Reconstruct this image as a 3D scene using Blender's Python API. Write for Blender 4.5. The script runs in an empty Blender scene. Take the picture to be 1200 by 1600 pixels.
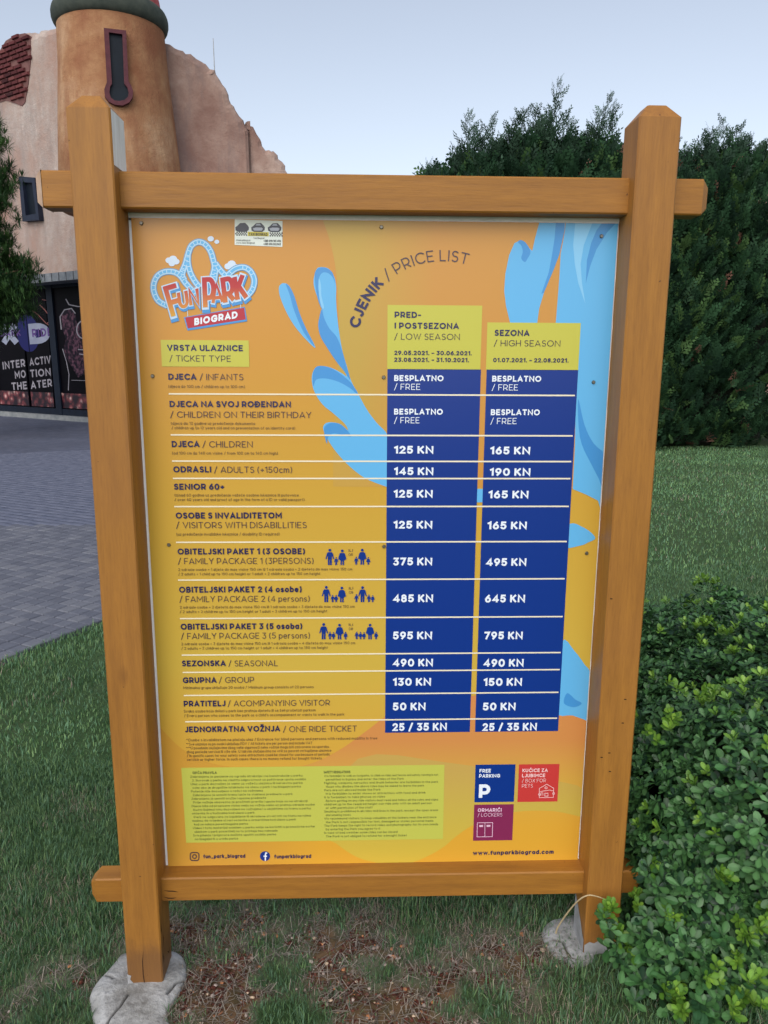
import bpy, math, random
import numpy as np
from mathutils import Vector, Matrix
from mathutils.geometry import tessellate_polygon
random.seed(7); rng = np.random.default_rng(11)
S = bpy.context.scene; COL = S.collection
PI = math.pi

# ------------------------------------------------------------------ camera
CPOS = np.array([-0.0236, -1.58081, 1.48426]); YAW, PITCH, ROLL, FPX = 0.03155, 0.20417, -0.00415, 1205.96
def cam_axes():
    cy, sy = math.cos(YAW), math.sin(YAW)
    f = np.array([sy*math.cos(PITCH), cy*math.cos(PITCH), -math.sin(PITCH)])
    r = np.array([cy, -sy, 0.0]); u = np.cross(r, f)
    r2 = r*math.cos(ROLL)+u*math.sin(ROLL); u2 = np.cross(r2, f)
    return r2, u2, f
CR, CU, CF = cam_axes()
cd = bpy.data.cameras.new('camera'); cd.sensor_fit = 'VERTICAL'; cd.sensor_height = 36; cd.lens = 36*FPX/1600
cd.clip_end = 3000; cd.clip_start = 0.05
cam = bpy.data.objects.new('camera', cd); COL.objects.link(cam)
cam.matrix_world = Matrix((tuple(CR)+(0,), tuple(CU)+(0,), tuple(-CF)+(0,), (0, 0, 0, 1))).transposed()
cam.location = CPOS; S.camera = cam

# ------------------------------------------------------------------ light
SUN_EL, SUN_AZ = math.radians(42), math.radians(198)      # azimuth clockwise from +Y: soft fill put behind the camera to light the board
w = bpy.data.worlds.new('World'); S.world = w; w.use_nodes = True
nt = w.node_tree; bg = nt.nodes['Background']
sky = nt.nodes.new('ShaderNodeTexSky'); sky.sky_type = 'NISHITA'; sky.sun_disc = False
sky.sun_elevation = SUN_EL; sky.sun_rotation = SUN_AZ; sky.air_density = 1.0; sky.dust_density = 2.4; sky.ozone_density = 1.0
hsv = nt.nodes.new('ShaderNodeHueSaturation'); hsv.inputs['Saturation'].default_value = 0.54
nt.links.new(sky.outputs[0], hsv.inputs['Color']); nt.links.new(hsv.outputs[0], bg.inputs[0])
bg.inputs[1].default_value = 0.15
sl = bpy.data.lights.new('sun', 'SUN'); sl.energy = 0.8; sl.angle = math.radians(90); sl.color = (1, 0.97, 0.93)
so = bpy.data.objects.new('sun', sl); COL.objects.link(so)
sd = Vector((math.sin(SUN_AZ)*math.cos(SUN_EL), math.cos(SUN_AZ)*math.cos(SUN_EL), math.sin(SUN_EL)))
so.rotation_euler = sd.to_track_quat('Z', 'Y').to_euler()
S.view_settings.view_transform = 'Standard'; S.view_settings.look = 'None'
S.view_settings.exposure = 0.45; S.view_settings.gamma = 1; S.view_settings.use_curve_mapping = False
try: S.cycles.max_bounces = 6
except Exception: pass

# ------------------------------------------------------------------ surveying helpers (photo px -> places in the world)
def ray(px, py): return CF + CR*(px-600)/FPX - CU*(py-800)/FPX
def onz(px, py, z=0.0):
    d = ray(px, py); return CPOS + d*(z-CPOS[2])/d[2]
def ony(px, py, y):
    d = ray(px, py); return CPOS + d*(y-CPOS[1])/d[1]
def onplane(px, py, P, n):
    d = ray(px, py); return CPOS + d*(((np.array(P)-CPOS)@n)/(d@n))
def project(P):
    d = np.asarray(P)-CPOS; z = d@CF
    return 600+FPX*(d@CR)/z, 800-FPX*(d@CU)/z, z
def gz(x, y):
    x = np.asarray(x, float); y = np.asarray(y, float)
    return 0.064*np.clip((x+0.58)/1.1, -0.3, 1.3)*np.exp(-(np.maximum(np.abs(y)-0.5, 0)/2.0)**2)

# ------------------------------------------------------------------ materials
def lin(c):
    c = c/255.0
    return c/12.92 if c <= 0.04045 else ((c+0.055)/1.055)**2.4
def rgb(r, g, b, k=1.0): return (lin(r)*k, lin(g)*k, lin(b)*k, 1)
class Mat:
    def __init__(s, name, rough=0.6, spec=0.5):
        s.m = bpy.data.materials.new(name); s.m.use_nodes = True; s.t = s.m.node_tree
        s.b = s.t.nodes['Principled BSDF']; s.b.inputs['Roughness'].default_value = rough
        s.b.inputs['Specular IOR Level'].default_value = spec
    def n(s, typ, **kw):
        x = s.t.nodes.new(typ)
        for k, v in kw.items(): setattr(x, k, v)
        return x
    def l(s, a, b): s.t.links.new(a, b)
    def coord(s, kind='Object', scale=(1, 1, 1)):
        tc = s.n('ShaderNodeTexCoord'); mp = s.n('ShaderNodeMapping'); mp.inputs['Scale'].default_value = scale
        s.l(tc.outputs[kind], mp.inputs[0]); return mp.outputs[0]
    def noise(s, vec, scale=5, detail=4, rough=0.55):
        x = s.n('ShaderNodeTexNoise'); x.inputs['Scale'].default_value = scale; x.inputs['Detail'].default_value = detail
        x.inputs['Roughness'].default_value = rough; s.l(vec, x.inputs['Vector']); return x.outputs['Fac']
    def ramp(s, fac, stops):
        x = s.n('ShaderNodeValToRGB'); e = x.color_ramp.elements
        while len(e) < len(stops): e.new(0.5)
        for i, (p, c) in enumerate(stops):
            e[i].position = p; e[i].color = c if len(c) == 4 else tuple(c)+(1,)
        s.l(fac, x.inputs[0]); return x.outputs[0]
    def mix(s, fac, a, b, mode='MIX'):
        x = s.n('ShaderNodeMix', data_type='RGBA', blend_type=mode)
        if isinstance(fac, float): x.inputs[0].default_value = fac
        else: s.l(fac, x.inputs[0])
        for v, i in ((a, 6), (b, 7)):
            if isinstance(v, tuple): x.inputs[i].default_value = v
            else: s.l(v, x.inputs[i])
        return x.outputs[2]
    def base(s, c):
        if isinstance(c, tuple): s.b.inputs['Base Color'].default_value = c
        else: s.l(c, s.b.inputs['Base Color'])
    def bump(s, h, dist=0.01, strength=0.5):
        x = s.n('ShaderNodeBump'); x.inputs['Distance'].default_value = dist; x.inputs['Strength'].default_value = strength
        s.l(h, x.inputs['Height']); s.l(x.outputs[0], s.b.inputs['Normal'])
BW = ((0, 0, 0), (1, 1, 1))
def grain_mat(name, c1, c2, scale, nscale=6, rough=0.5, bump=0.0015, spot=None, fleck=None):
    m = Mat(name, rough, 0.35); v = m.coord('Object', scale)
    f = m.noise(v, nscale, 6, 0.6); col = m.ramp(f, [(0.3, c1), (0.7, c2)])
    big = m.noise(m.coord(), 3.0, 3); col = m.mix(m.ramp(big, [(0.35, (0, 0, 0)), (0.75, (0.5, 0.5, 0.5))]), col, spot or c1)
    if fleck:
        sp = m.noise(m.coord(), 90, 2, 0.4)
        col = m.mix(m.ramp(sp, [(0.76, (0, 0, 0)), (0.79, (1, 1, 1))]), col, fleck)
    fs = tuple(6 if s_ > 2 else 1.4 for s_ in scale); f2 = m.noise(m.coord('Object', tuple(a*b for a, b in zip(scale, (6, 6, 6)))), nscale, 5, .7)
    col = m.mix(m.ramp(f2, [(.3, (.26,)*3), (.55, (0, 0, 0))]), col, fleck or c1)
    if fleck:
        vk = m.n('ShaderNodeTexVoronoi'); vk.inputs['Scale'].default_value = 1.0; m.l(m.coord('Object', tuple(7 if s_ > 2 else 3.2 for s_ in scale)), vk.inputs[0])
        col = m.mix(m.ramp(vk.outputs['Distance'], [(.03, (.4,)*3), (.1, (0, 0, 0))]), col, fleck)
        tc = m.n('ShaderNodeTexCoord'); sx = m.n('ShaderNodeSeparateXYZ'); m.l(tc.outputs['Object'], sx.inputs[0]); gr_ = m.noise(m.coord(), 14, 5, .7)
        ad = m.n('ShaderNodeMath', operation='MULTIPLY_ADD'); ad.inputs[1].default_value = -.16; m.l(gr_, ad.inputs[0]); m.l(sx.outputs['Z'], ad.inputs[2])
        col = m.mix(m.ramp(ad.outputs[0], [(0.0, (.55,)*3), (.07, (0, 0, 0))]), col, rgb(92, 66, 48))
    m.base(col); m.bump(m.mix(.4, f, f2), bump, 0.8); m.b.inputs['Roughness'].default_value = rough+.08; return m.m
def noisy(name, c1, c2, scale=20, rough=0.8, bump=0.002, spec=0.3, lo=0.3, hi=0.7):
    m = Mat(name, rough, spec); f = m.noise(m.coord(), scale, 5); m.base(m.ramp(f, [(lo, c1), (hi, c2)]))
    if bump: m.bump(f, bump, 0.5)
    return m.m
def attr_mat(name, rough=0.6, spec=0.3, trans=0.0):
    m = Mat(name, rough, spec); a = m.n('ShaderNodeVertexColor', layer_name='tint'); m.base(a.outputs[0])
    if trans:
        m.b.inputs['Subsurface Weight'].default_value = 0.0
        d = m.n('ShaderNodeBsdfTranslucent'); mx = m.n('ShaderNodeMixShader'); mx.inputs[0].default_value = trans
        m.l(a.outputs[0], d.inputs[0]); m.l(m.b.outputs[0], mx.inputs[1]); m.l(d.outputs[0], mx.inputs[2])
        m.l(mx.outputs[0], m.t.nodes['Material Output'].inputs[0])
    return m.m

# ------------------------------------------------------------------ objects
def mesh(name, V, F, mat=None, tint=None, smooth=False, tint_dom='POINT'):
    me = bpy.data.meshes.new(name)
    V = np.asarray(V, dtype=np.float32)
    if isinstance(F, np.ndarray):
        n, k = F.shape
        me.vertices.add(len(V)); me.vertices.foreach_set('co', V.ravel())
        me.loops.add(n*k); me.loops.foreach_set('vertex_index', F.astype(np.int32).ravel())
        me.polygons.add(n); me.polygons.foreach_set('loop_start', np.arange(0, n*k, k, dtype=np.int32))
        me.update(calc_edges=True)
    else:
        me.from_pydata(V.tolist(), [], F); me.update()
    for m in (mat if isinstance(mat, (list, tuple)) else [mat]):
        if m: me.materials.append(m)
    if tint is not None:
        a = me.color_attributes.new('tint', 'FLOAT_COLOR', 'POINT')
        t = np.ones((len(V), 4), np.float32); t[:, :3] = tint; a.data.foreach_set('color', t.ravel())
    if smooth: me.polygons.foreach_set('use_smooth', np.ones(len(me.polygons), bool))
    return me
def link(name, me, parent=None, loc=None):
    o = bpy.data.objects.new(name, me); COL.objects.link(o)
    if parent is not None: o.parent = parent
    if loc is not None: o.location = loc
    return o
def thing(name, label, cat, loc=(0, 0, 0), group=None):
    o = bpy.data.objects.new(name, None); COL.objects.link(o); o.location = loc; o.empty_display_size = 0.1
    o['label'] = label; o['category'] = cat
    if group: o['group'] = group
    return o
ROOTLOC = {}
def part(name, V, F, mat, parent, root=None, tint=None, smooth=False, kind=None, label=None):
    V = np.asarray(V, float)
    if root is not None: V = V - np.array(root.location)
    o = link(name, mesh(name, V, F, mat, tint, smooth), parent)
    if kind: o['kind'] = kind
    if label: o['label'] = label
    return o
class MB:
    def __init__(s): s.v = []; s.f = []
    def add(s, V, F):
        b = len(s.v); s.v += [tuple(map(float, p)) for p in V]; s.f += [tuple(i+b for i in f) for f in F]; return s
    def box(s, x0, x1, y0, y1, z0, z1):
        V = [(x, y, z) for z in (z0, z1) for y in (y0, y1) for x in (x0, x1)]
        return s.add(V, [(0, 2, 3, 1), (4, 5, 7, 6), (0, 1, 5, 4), (2, 6, 7, 3), (0, 4, 6, 2), (1, 3, 7, 5)])
    def tube(s, pts, rads, n=8, cap=True):
        pts = [np.array(p, float) for p in pts]; V = []; F = []
        for i, p in enumerate(pts):
            d = pts[min(i+1, len(pts)-1)]-pts[max(i-1, 0)]; d /= np.linalg.norm(d)+1e-9
            a = np.cross(d, (0, 0, 1.0) if abs(d[2]) < .9 else (1.0, 0, 0)); a /= np.linalg.norm(a); b = np.cross(d, a)
            for k in range(n):
                t = 2*PI*k/n; V.append(p+rads[i]*(a*math.cos(t)+b*math.sin(t)))
        for i in range(len(pts)-1):
            for k in range(n): F.append((i*n+k, i*n+(k+1) % n, (i+1)*n+(k+1) % n, (i+1)*n+k))
        if cap: F.append(tuple(range(n-1, -1, -1))); F.append(tuple((len(pts)-1)*n+k for k in range(n)))
        return s.add(V, F)
def tri(poly2):
    return [tuple(t) for t in tessellate_polygon([[Vector((p[0], p[1], 0)) for p in poly2]])]
def prism(poly2, frame, d0, d1):
    """poly2: list of (s,t); frame(s,t,d) -> world; solid between depths d0 and d1 (d1 = outer face)"""
    n = len(poly2); T = tri(poly2)
    V = [frame(s, t, d0) for s, t in poly2]+[frame(s, t, d1) for s, t in poly2]
    F = [tuple(i+n for i in f) for f in T]+[tuple(reversed(f)) for f in T]+[(i, (i+1) % n, (i+1) % n+n, i+n) for i in range(n)]
    return V, F
def vnoise(x, y, seed=0):
    """cheap smooth 2-D noise in 0..1"""
    r = np.random.default_rng(seed); g = r.random((64, 64))
    x = np.asarray(x) % 64; y = np.asarray(y) % 64
    xi = np.floor(x).astype(int); yi = np.floor(y).astype(int); fx = x-xi; fy = y-yi
    fx = fx*fx*(3-2*fx); fy = fy*fy*(3-2*fy); xi %= 64; yi %= 64; x1 = (xi+1) % 64; y1 = (yi+1) % 64
    return (g[xi, yi]*(1-fx)*(1-fy)+g[x1, yi]*fx*(1-fy)+g[xi, y1]*(1-fx)*fy+g[x1, y1]*fx*fy)

# ================================================================== GROUND
PA = onz(0, 1035)[:2]; PB_ = onz(165, 972)[:2]           # lawn / paving border line
pdir = (PB_-PA)/np.linalg.norm(PB_-PA); pn = np.array([-pdir[1], pdir[0]])     # pn points to the paving side
def pave_side(x, y): return (np.asarray(x)-PA[0])*pn[0]+(np.asarray(y)-PA[1])*pn[1]
blobs = [((420, 1575), .20, 1.1), ((700, 1570), .14, .9), ((600, 1500), .2, .5), ((330, 1460), .16, .55), ((75, 1525), .10, .9),
         ((170, 1500), .10, .4), ((450, 1500), .22, .45), ((850, 1500), .16, .55), ((230, 1440), .1, .45), ((900, 1560), .2, .1), ((640, 1590), .2, .6),
         ((20, 1590), .12, .45), ((300, 1590), .14, .6)]
blobs = [(onz(*p, z=.03)[:2], r, a) for p, r, a in blobs]
def bare(x, y):
    x = np.asarray(x, float); y = np.asarray(y, float); v = np.zeros_like(x)
    for c, r, a in blobs: v += a*np.exp(-((x-c[0])**2+(y-c[1])**2)/r**2)
    n = vnoise(x*9+20, y*9+20, 1)*.6+vnoise(x*24, y*24, 2)*.4
    return np.clip(v*(-.22+1.5*n)+(n-.55)*.35, 0, 1.2)
def axis(lo, hi, fine0, fine1, df, grow=1.35):
    a = list(np.arange(fine0, fine1, df)); d = df; x = fine0
    while x > lo: d *= grow; x -= d; a.insert(0, x)
    d = df; x = a[-1]
    while x < hi: d *= grow; x += d; a.append(x)
    return np.array(a)
ax = axis(-400, 400, -1.5, 1.2, .012); ay = axis(-60, 900, -0.75, 0.9, .012)
X, Y = np.meshgrid(ax, ay, indexing='ij'); B = bare(X, Y)
near = np.exp(-(np.maximum(np.hypot(X, Y)-2, 0)/1.5)**2)
ps_ = pave_side(X, Y)
Z = gz(X, Y)+near*((vnoise(X*30, Y*30, 5)-.5)*.012+(vnoise(X*75, Y*75, 6)-.5)*.006)-.03*np.clip(ps_/.05, 0, 1)
V = np.stack([X, Y, Z], -1).reshape(-1, 3)
nx, ny = X.shape; I = np.arange(nx*ny).reshape(nx, ny)
F = np.stack([I[:-1, :-1], I[1:, :-1], I[1:, 1:], I[:-1, 1:]], -1).reshape(-1, 4)
n1 = vnoise(X*40, Y*40, 8)[..., None]
soil = np.array(rgb(92, 50, 42)[:3])*(0.7+.9*n1)+np.array(rgb(150, 110, 90)[:3])*.25*(vnoise(X*110, Y*110, 9)[..., None] > .72)
thatch = np.array(rgb(104, 94, 84)[:3])*(.55+.8*n1); green = np.array(rgb(52, 70, 42)[:3])*(.6+.8*n1)
b3 = B[..., None]
tint = green*(1-np.clip(b3/.45, 0, 1))+thatch*np.clip(b3/.45, 0, 1)
tint = tint*(1-np.clip((b3-.5)/.3, 0, 1))+soil*np.clip((b3-.5)/.3, 0, 1)
gm = Mat('soil', .95, .1); a = gm.n('ShaderNodeVertexColor', layer_name='tint')
nf = gm.noise(gm.coord(), 3, 6, .7); far = gm.ramp(nf, [(.3, rgb(64, 90, 58)), (.7, rgb(86, 108, 74))])
gm.base(gm.mix(.35, a.outputs[0], far)); gm.bump(gm.noise(gm.coord(), 120, 4), .004, .8)
g = link('ground', mesh('ground', V, F, gm.m, tint.reshape(-1, 3), True)); g['kind'] = 'structure'

# ---- paving: sheet of bedding under separate concrete pavers
PZ = 0.0
dist_edge = 16.5
bed = noisy('joint_sand', rgb(58, 62, 74), rgb(76, 80, 92), 40, .95)
pm = Mat('paver_concrete', .75, .3); oi = pm.n('ShaderNodeObjectInfo')
pc = pm.ramp(oi.outputs['Random'], [(0, rgb(92, 95, 106)), (.5, rgb(100, 103, 114)), (1, rgb(114, 116, 124))])
fn = pm.noise(pm.coord('Object'), 30, 5, .65); st = pm.ramp(fn, [(.25, (.75, .75, .75)), (.7, (1.05, 1.05, 1.05))])
pm.base(pm.mix(1.0, pc, st, 'MULTIPLY')); pm.bump(fn, .002, .5)
def pave_pt(s, t, z=0): p = PA+pdir*s+pn*t; return (p[0], p[1], z)
pavem = link('paving', mesh('paving', [pave_pt(-30, .05, PZ-.012), pave_pt(40, .05, PZ-.012), pave_pt(40, 60, PZ-.012), pave_pt(-30, 60, PZ-.012)], [(0, 1, 2, 3)], bed)); pavem['kind'] = 'structure'
# paver grid: joints run along two photo-measured directions
ga = onz(0, 1034)[:2]; gb = onz(165, 960)[:2]; d1 = onz(0, 990)[:2]; 
gu = onz(30, 1013)[:2]; 
P1 = onz(0, 1031)[:2]; P2 = onz(95, 993.5)[:2]; e1 = (P2-P1)/np.linalg.norm(P2-P1)
e2 = np.array([-e1[1], e1[0]])
CW, CL, GAP = .094, .094, .006
def paver_mesh(w_, l_, h=.05, ch=.005):
    m = MB(); x, y = w_/2-GAP/2, l_/2-GAP/2
    V = [(-x, -y, -h), (x, -y, -h), (x, y, -h), (-x, y, -h), (-x, -y, -ch), (x, -y, -ch), (x, y, -ch), (-x, y, -ch),
         (-x+ch, -y+ch, 0), (x-ch, -y+ch, 0), (x-ch, y-ch, 0), (-x+ch, y-ch, 0)]
    F = [(0, 1, 5, 4), (1, 2, 6, 5), (2, 3, 7, 6), (3, 0, 4, 7), (4, 5, 9, 8), (5, 6, 10, 9), (6, 7, 11, 10), (7, 4, 8, 11), (8, 9, 10, 11)]
    return V, F
pv, pf = paver_mesh(CL, CW); pme = mesh('paver', pv, pf, pm.m)
ang = math.atan2(e1[1], e1[0]); cells = []
for i in range(-110, 200):
    for j in range(-70, 240):
        c = P1+e1*(i*CL+CL*.5)+e2*(j*CW+CW*.5)
        t = pave_side(*c)
        if t < .035: continue
        q = project((c[0], c[1], 0))
        if q[2] < .3: continue
        d = np.hypot(*(c-CPOS[:2]))
        if d > 13: continue
        vis = (-20 < q[0] < 190 and q[1] < 1060)
        if not vis and (q[0] < -260 or q[0] > 900 or d > 9): continue
        cells.append((0 if vis else 1, q[2], c))
cells.sort(key=lambda a: (a[0], a[1]))
for k, (vis, _, c) in enumerate(cells[:300]):
    o = link('paver', pme, pavem); o.location = (c[0], c[1], PZ+random.uniform(-.0015, .002)); o.rotation_euler = (random.uniform(-.006, .006), random.uniform(-.006, .006), ang+random.uniform(-.008, .008))
ca, sa = math.cos(ang), math.sin(ang); pva = np.array(pv); Vs = []; Fs = []; R2 = np.array([[ca, sa, 0], [-sa, ca, 0], [0, 0, 1]])
rest = cells[300:]
for k, (_, _, c) in enumerate(rest):
    Vs.append(pva@R2+np.array([c[0], c[1], PZ+random.uniform(-.0015, .002)])); Fs.append(np.array(pf)+k*12)
pm2 = Mat('paver_concrete_far', .75, .3); fr = pm2.noise(pm2.coord(), 9, 2); pm2.base(pm2.ramp(fr, [(.3, rgb(82, 88, 106)), (.7, rgb(104, 108, 124))]))
o = link('paver_field', mesh('paver_field', np.concatenate(Vs), np.concatenate(Fs), pm2.m), pavem); o['kind'] = 'stuff'
# beyond: plaza surface whose joints are too far to tell apart
pz = Mat('far_paving', .7, .35); v = pz.coord('Object', (1, 1, 1)); nn = pz.noise(v, 1.2, 6, .6)
mp = pz.n('ShaderNodeMapping'); tc = pz.n('ShaderNodeTexCoord'); pz.l(tc.outputs['Object'], mp.inputs[0]); mp.inputs['Rotation'].default_value = (0, 0, -ang)
bk = pz.n('ShaderNodeTexBrick', offset=0.0); bk.inputs['Scale'].default_value = 1; bk.inputs['Brick Width'].default_value = CL; bk.inputs['Row Height'].default_value = CW
bk.inputs['Mortar Size'].default_value = .004; pz.l(mp.outputs[0], bk.inputs['Vector'])
bk.inputs['Color1'].default_value = rgb(78, 84, 102); bk.inputs['Color2'].default_value = rgb(92, 97, 114); bk.inputs['Mortar'].default_value = rgb(62, 68, 82)
pz.base(pz.mix(1.0, bk.outputs[0], pz.ramp(nn, [(.3, (.8, .8, .8)), (.7, (1.08, 1.08, 1.08))]), 'MULTIPLY'))
ring = [pave_pt(-30, 0, 0)]
# far sheet lies beyond the last paver rows (distance > 13 m, or > 9 m off view)
far_poly = []
angs = np.radians(np.linspace(-75, 60, 40))
inner = [(CPOS[0]+math.sin(a_)*8.9 if a_ < math.radians(-32) else CPOS[0]+math.sin(a_)*12.9, CPOS[1]+math.cos(a_)*(8.9 if a_ < math.radians(-32) else 12.9)) for a_ in angs]
Vf = []; Ff = []
for i, (x, y) in enumerate(inner):
    a_ = angs[i]; Vf += [(x, y, PZ-.006), (CPOS[0]+math.sin(a_)*45, CPOS[1]+math.cos(a_)*45, PZ-.006)]
keep = [i for i in range(len(inner)) if pave_side(*inner[i]) > .1]
Ff = [(2*i, 2*i+1, 2*i+3, 2*i+2) for i in keep if i+1 in keep]
o = link('plaza', mesh('plaza', Vf, Ff, pz.m)); o['kind'] = 'structure'

# ================================================================== BUILDING
F0 = onz(94, 656); F1 = onz(0, 649); fe = (F0-F1)[:2]; fe /= np.linalg.norm(fe); fnrm = np.array([fe[1], -fe[0]])   # outward
if fnrm@(CPOS[:2]-F0[:2]) < 0: fnrm = -fnrm
fn3 = np.array([fnrm[0], fnrm[1], 0]); fe3 = np.array([fe[0], fe[1], 0])
def FW(s, t, d): return F0+fe3*s+np.array([0, 0, t])+fn3*d
def FP(px, py, off=0.0):
    P = onplane(px, py, F0+fn3*off, fn3); return ((P-F0)@fe3, P[2])
TC_D = 16.7; taz = -.2755; TC = np.array([CPOS[0]+math.sin(taz)*TC_D, CPOS[1]+math.cos(taz)*TC_D])
ge = np.array([.96, .28]); ge /= np.linalg.norm(ge); gn = np.array([ge[1], -ge[0]]); ge3 = np.array([ge[0], ge[1], 0]); gn3 = np.array([gn[0], gn[1], 0])
G0 = np.array([TC[0]+.1, TC[1]+.2, 0])
def GW(s, t, d): return G0+ge3*s+np.array([0, 0, t])+gn3*d
def GP(px, py, off=0.0):
    P = onplane(px, py, G0+gn3*off, gn3); return ((P-G0)@ge3, P[2])
def stucco(name, cols, streak, dens=.95):
    m = Mat(name, .92, .15); v = m.coord('Object'); a = m.noise(v, .55, 6, .65); b = m.noise(m.coord('Object', (1, 1, .25)), 2.2, 6, .7); c = m.noise(v, 9, 4)
    col = m.ramp(a, [(.38, cols[0]), (.5, cols[1]), (.6, cols[2])])
    col = m.mix(m.ramp(b, [(.45, (0, 0, 0)), (.72, (dens,)*3)]), col, streak)
    col = m.mix(m.ramp(c, [(.35, (.25,)*3), (.65, (0, 0, 0))]), col, cols[0]); m.base(col)
    h = m.noise(v, 6, 6, .7)
    m.bump(m.mix(.35, h, m.noise(v, 28, 5, .7)), .06, .6); return m.m
M_left = stucco('grey_pink_stucco', [rgb(164, 132, 118), rgb(172, 154, 144), rgb(184, 172, 164)], rgb(146, 138, 134))
M_tower = stucco('ochre_stucco', [rgb(140, 94, 68), rgb(166, 126, 92), rgb(184, 150, 118)], rgb(130, 84, 64), .8)
M_right = stucco('mauve_stucco', [rgb(136, 106, 96), rgb(162, 136, 124), rgb(184, 162, 150)], rgb(124, 110, 108))
bld = thing('castle_building', 'mock castle building with weathered ochre tower, ragged stucco walls and dark glass doors', 'building', tuple(F0))
def poly_from(pts, fp): return [fp(*p) for p in pts]
def smooth_edge(pts, n=4, amp=.03, seed=3):
    r = random.Random(seed); out = []
    for (a, b) in zip(pts[:-1], pts[1:]):
        for k in range(n):
            f = k/n; f2 = f
            out.append((a[0]+(b[0]-a[0])*f2+r.uniform(-amp, amp), a[1]+(b[1]-a[1])*f2+r.uniform(-amp, amp)))
    out.append(pts[-1]); return out
def rounded_wall(poly, frame, thick, mat, name, bev=.16, nsub=2):
    """ragged slab with its upper edge rounded over"""
    n = len(poly); P = np.array(poly); area = 0.5*np.sum(P[:, 0]*np.roll(P[:, 1], -1)-np.roll(P[:, 0], -1)*P[:, 1])
    if area < 0: P = P[::-1]
    d1_ = P-np.roll(P, 1, 0); d2_ = np.roll(P, -1, 0)-P
    nn_ = np.stack([(d1_+d2_)[:, 1], -(d1_+d2_)[:, 0]], 1); nn_ /= np.linalg.norm(nn_, axis=1)[:, None]+1e-9
    up = np.clip(nn_[:, 1:2]+.6, 0, 1)
    rings = [(P-nn_*bev*up, 0.0), (P-nn_*bev*.3*up, -bev*.3), (P, -bev), (P, -thick+bev), (P-nn_*bev*up, -thick)]
    V = []; F = []
    for R_, d in rings: V += [frame(s, t, d) for s, t in R_]
    for k in range(len(rings)-1):
        for i in range(n):
            j = (i+1) % n; F.append((k*n+i, (k+1)*n+i, (k+1)*n+j, k*n+j))
    T = tri([tuple(p) for p in rings[0][0]]); F += [tuple(t) for t in T]; F += [tuple(i+(len(rings)-1)*n for i in reversed(t)) for t in T]
    return part(name, V, F, mat, bld, bld)
# left wall: silhouette, then down to the lintel over the shop front
zc = FP(90, 438)[1]; ztop = FP(90, 420)[1]
sil = smooth_edge(poly_from([(-330, 150), (-230, 120), (-150, 100), (-90, 128), (-40, 120), (-15, 98), (0, 77), (10, 60), (25, 51), (40, 48), (50, 50), (60, 45), (75, 42), (92, 33), (130, 20)], FP), 3, .02)
s1 = (TC-F0[:2])@fe+.3
rounded_wall([(sil[0][0], zc)]+sil+[(s1, sil[-1][1]), (s1, zc)], FW, .55, M_left, 'wall')
# pier to the right of the doors (behind the sign) and one to the left
part('wall', *prism([(1.5, -.1), (s1, -.1), (s1, zc), (1.5, zc)], FW, -.55, 0), M_left, bld, bld)
part('wall', *prism([(-9, -.1), (-3.1, -.1), (-3.1, zc), (-9, zc)], FW, -.55, 0), M_left, bld, bld)
part('rear_block', *prism([(-8, 0), (s1+2, 0), (s1+2, 4.6), (-8, 4.6)], FW, -7, -.56), M_left, bld, bld)
# right wall in two stepped sheets
silr = smooth_edge(poly_from([(230, 40), (256, 62), (280, 72), (300, 82), (320, 93), (335, 107), (350, 130), (360, 150), (372, 170), (385, 192), (390, 205)], GP), 3, .03, 5)
sr = silr[-1][0]
rounded_wall([(silr[0][0], 0)]+silr+[(sr, 0)], GW, .5, M_right, 'wall')
silr2 = smooth_edge([GP(384, 190, -.15)]+poly_from([(397, 197), (407, 215), (415, 232), (430, 235), (442, 250), (452, 272), (470, 305), (480, 360), (500, 430), (522, 520), (530, 600)], lambda a, b: GP(a, b, -.15)), 3, .03, 6)
rounded_wall([(silr2[0][0], 0)]+silr2+[(silr2[-1][0], 0)], lambda s, t, d: GW(s, t, d-.15), .5, M_right, 'wall', .12)
# tower
def el(px, py): d = ray(px, py); return d[2]/np.hypot(d[0], d[1])
zt = CPOS[2]+(TC_D-.97)*el(150, 10); zlow = CPOS[2]+(TC_D-1.1)*el(186, 318); prof = [(.55, zlow-.12), (.95, zlow-.06), (1.12, zlow), (1.17, zlow+.1), (1.15, 4.3), (1.125, 4.9), (1.06, 5.8), (.985, 6.7), (.955, zt)]
def lathe(prof, n=48, c=TC):
    V = []; F = []
    for r, z in prof:
        for k in range(n): t = 2*PI*k/n; V.append((c[0]+r*math.cos(t), c[1]+r*math.sin(t), z))
    for i in range(len(prof)-1):
        for k in range(n): F.append((i*n+k, i*n+(k+1) % n, (i+1)*n+(k+1) % n, (i+1)*n+k))
    return V, F
part('tower', *lathe(prof), M_tower, bld, bld, smooth=True)
M_ring = noisy('mossy_green_ring', rgb(52, 60, 56), rgb(74, 80, 72), 6, .85, .02)
rr = .175; part('cornice', *lathe([(.915+.125*math.cos(a_), zt+.15+.19*math.sin(a_)) for a_ in np.linspace(-PI/2-.4, PI/2+.3, 12)]), M_ring, bld, bld, smooth=True)
M_roof = noisy('faded_red_roof', rgb(140, 58, 62), rgb(176, 84, 84), 5, .8, .02)
part('roof', *lathe([(.93, zt+.26), (.9, zt+.5), (.8, zt+.9), (.6, zt+1.25), (.3, zt+1.5), (.02, zt+1.6)]), M_roof, bld, bld, smooth=True)
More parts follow.
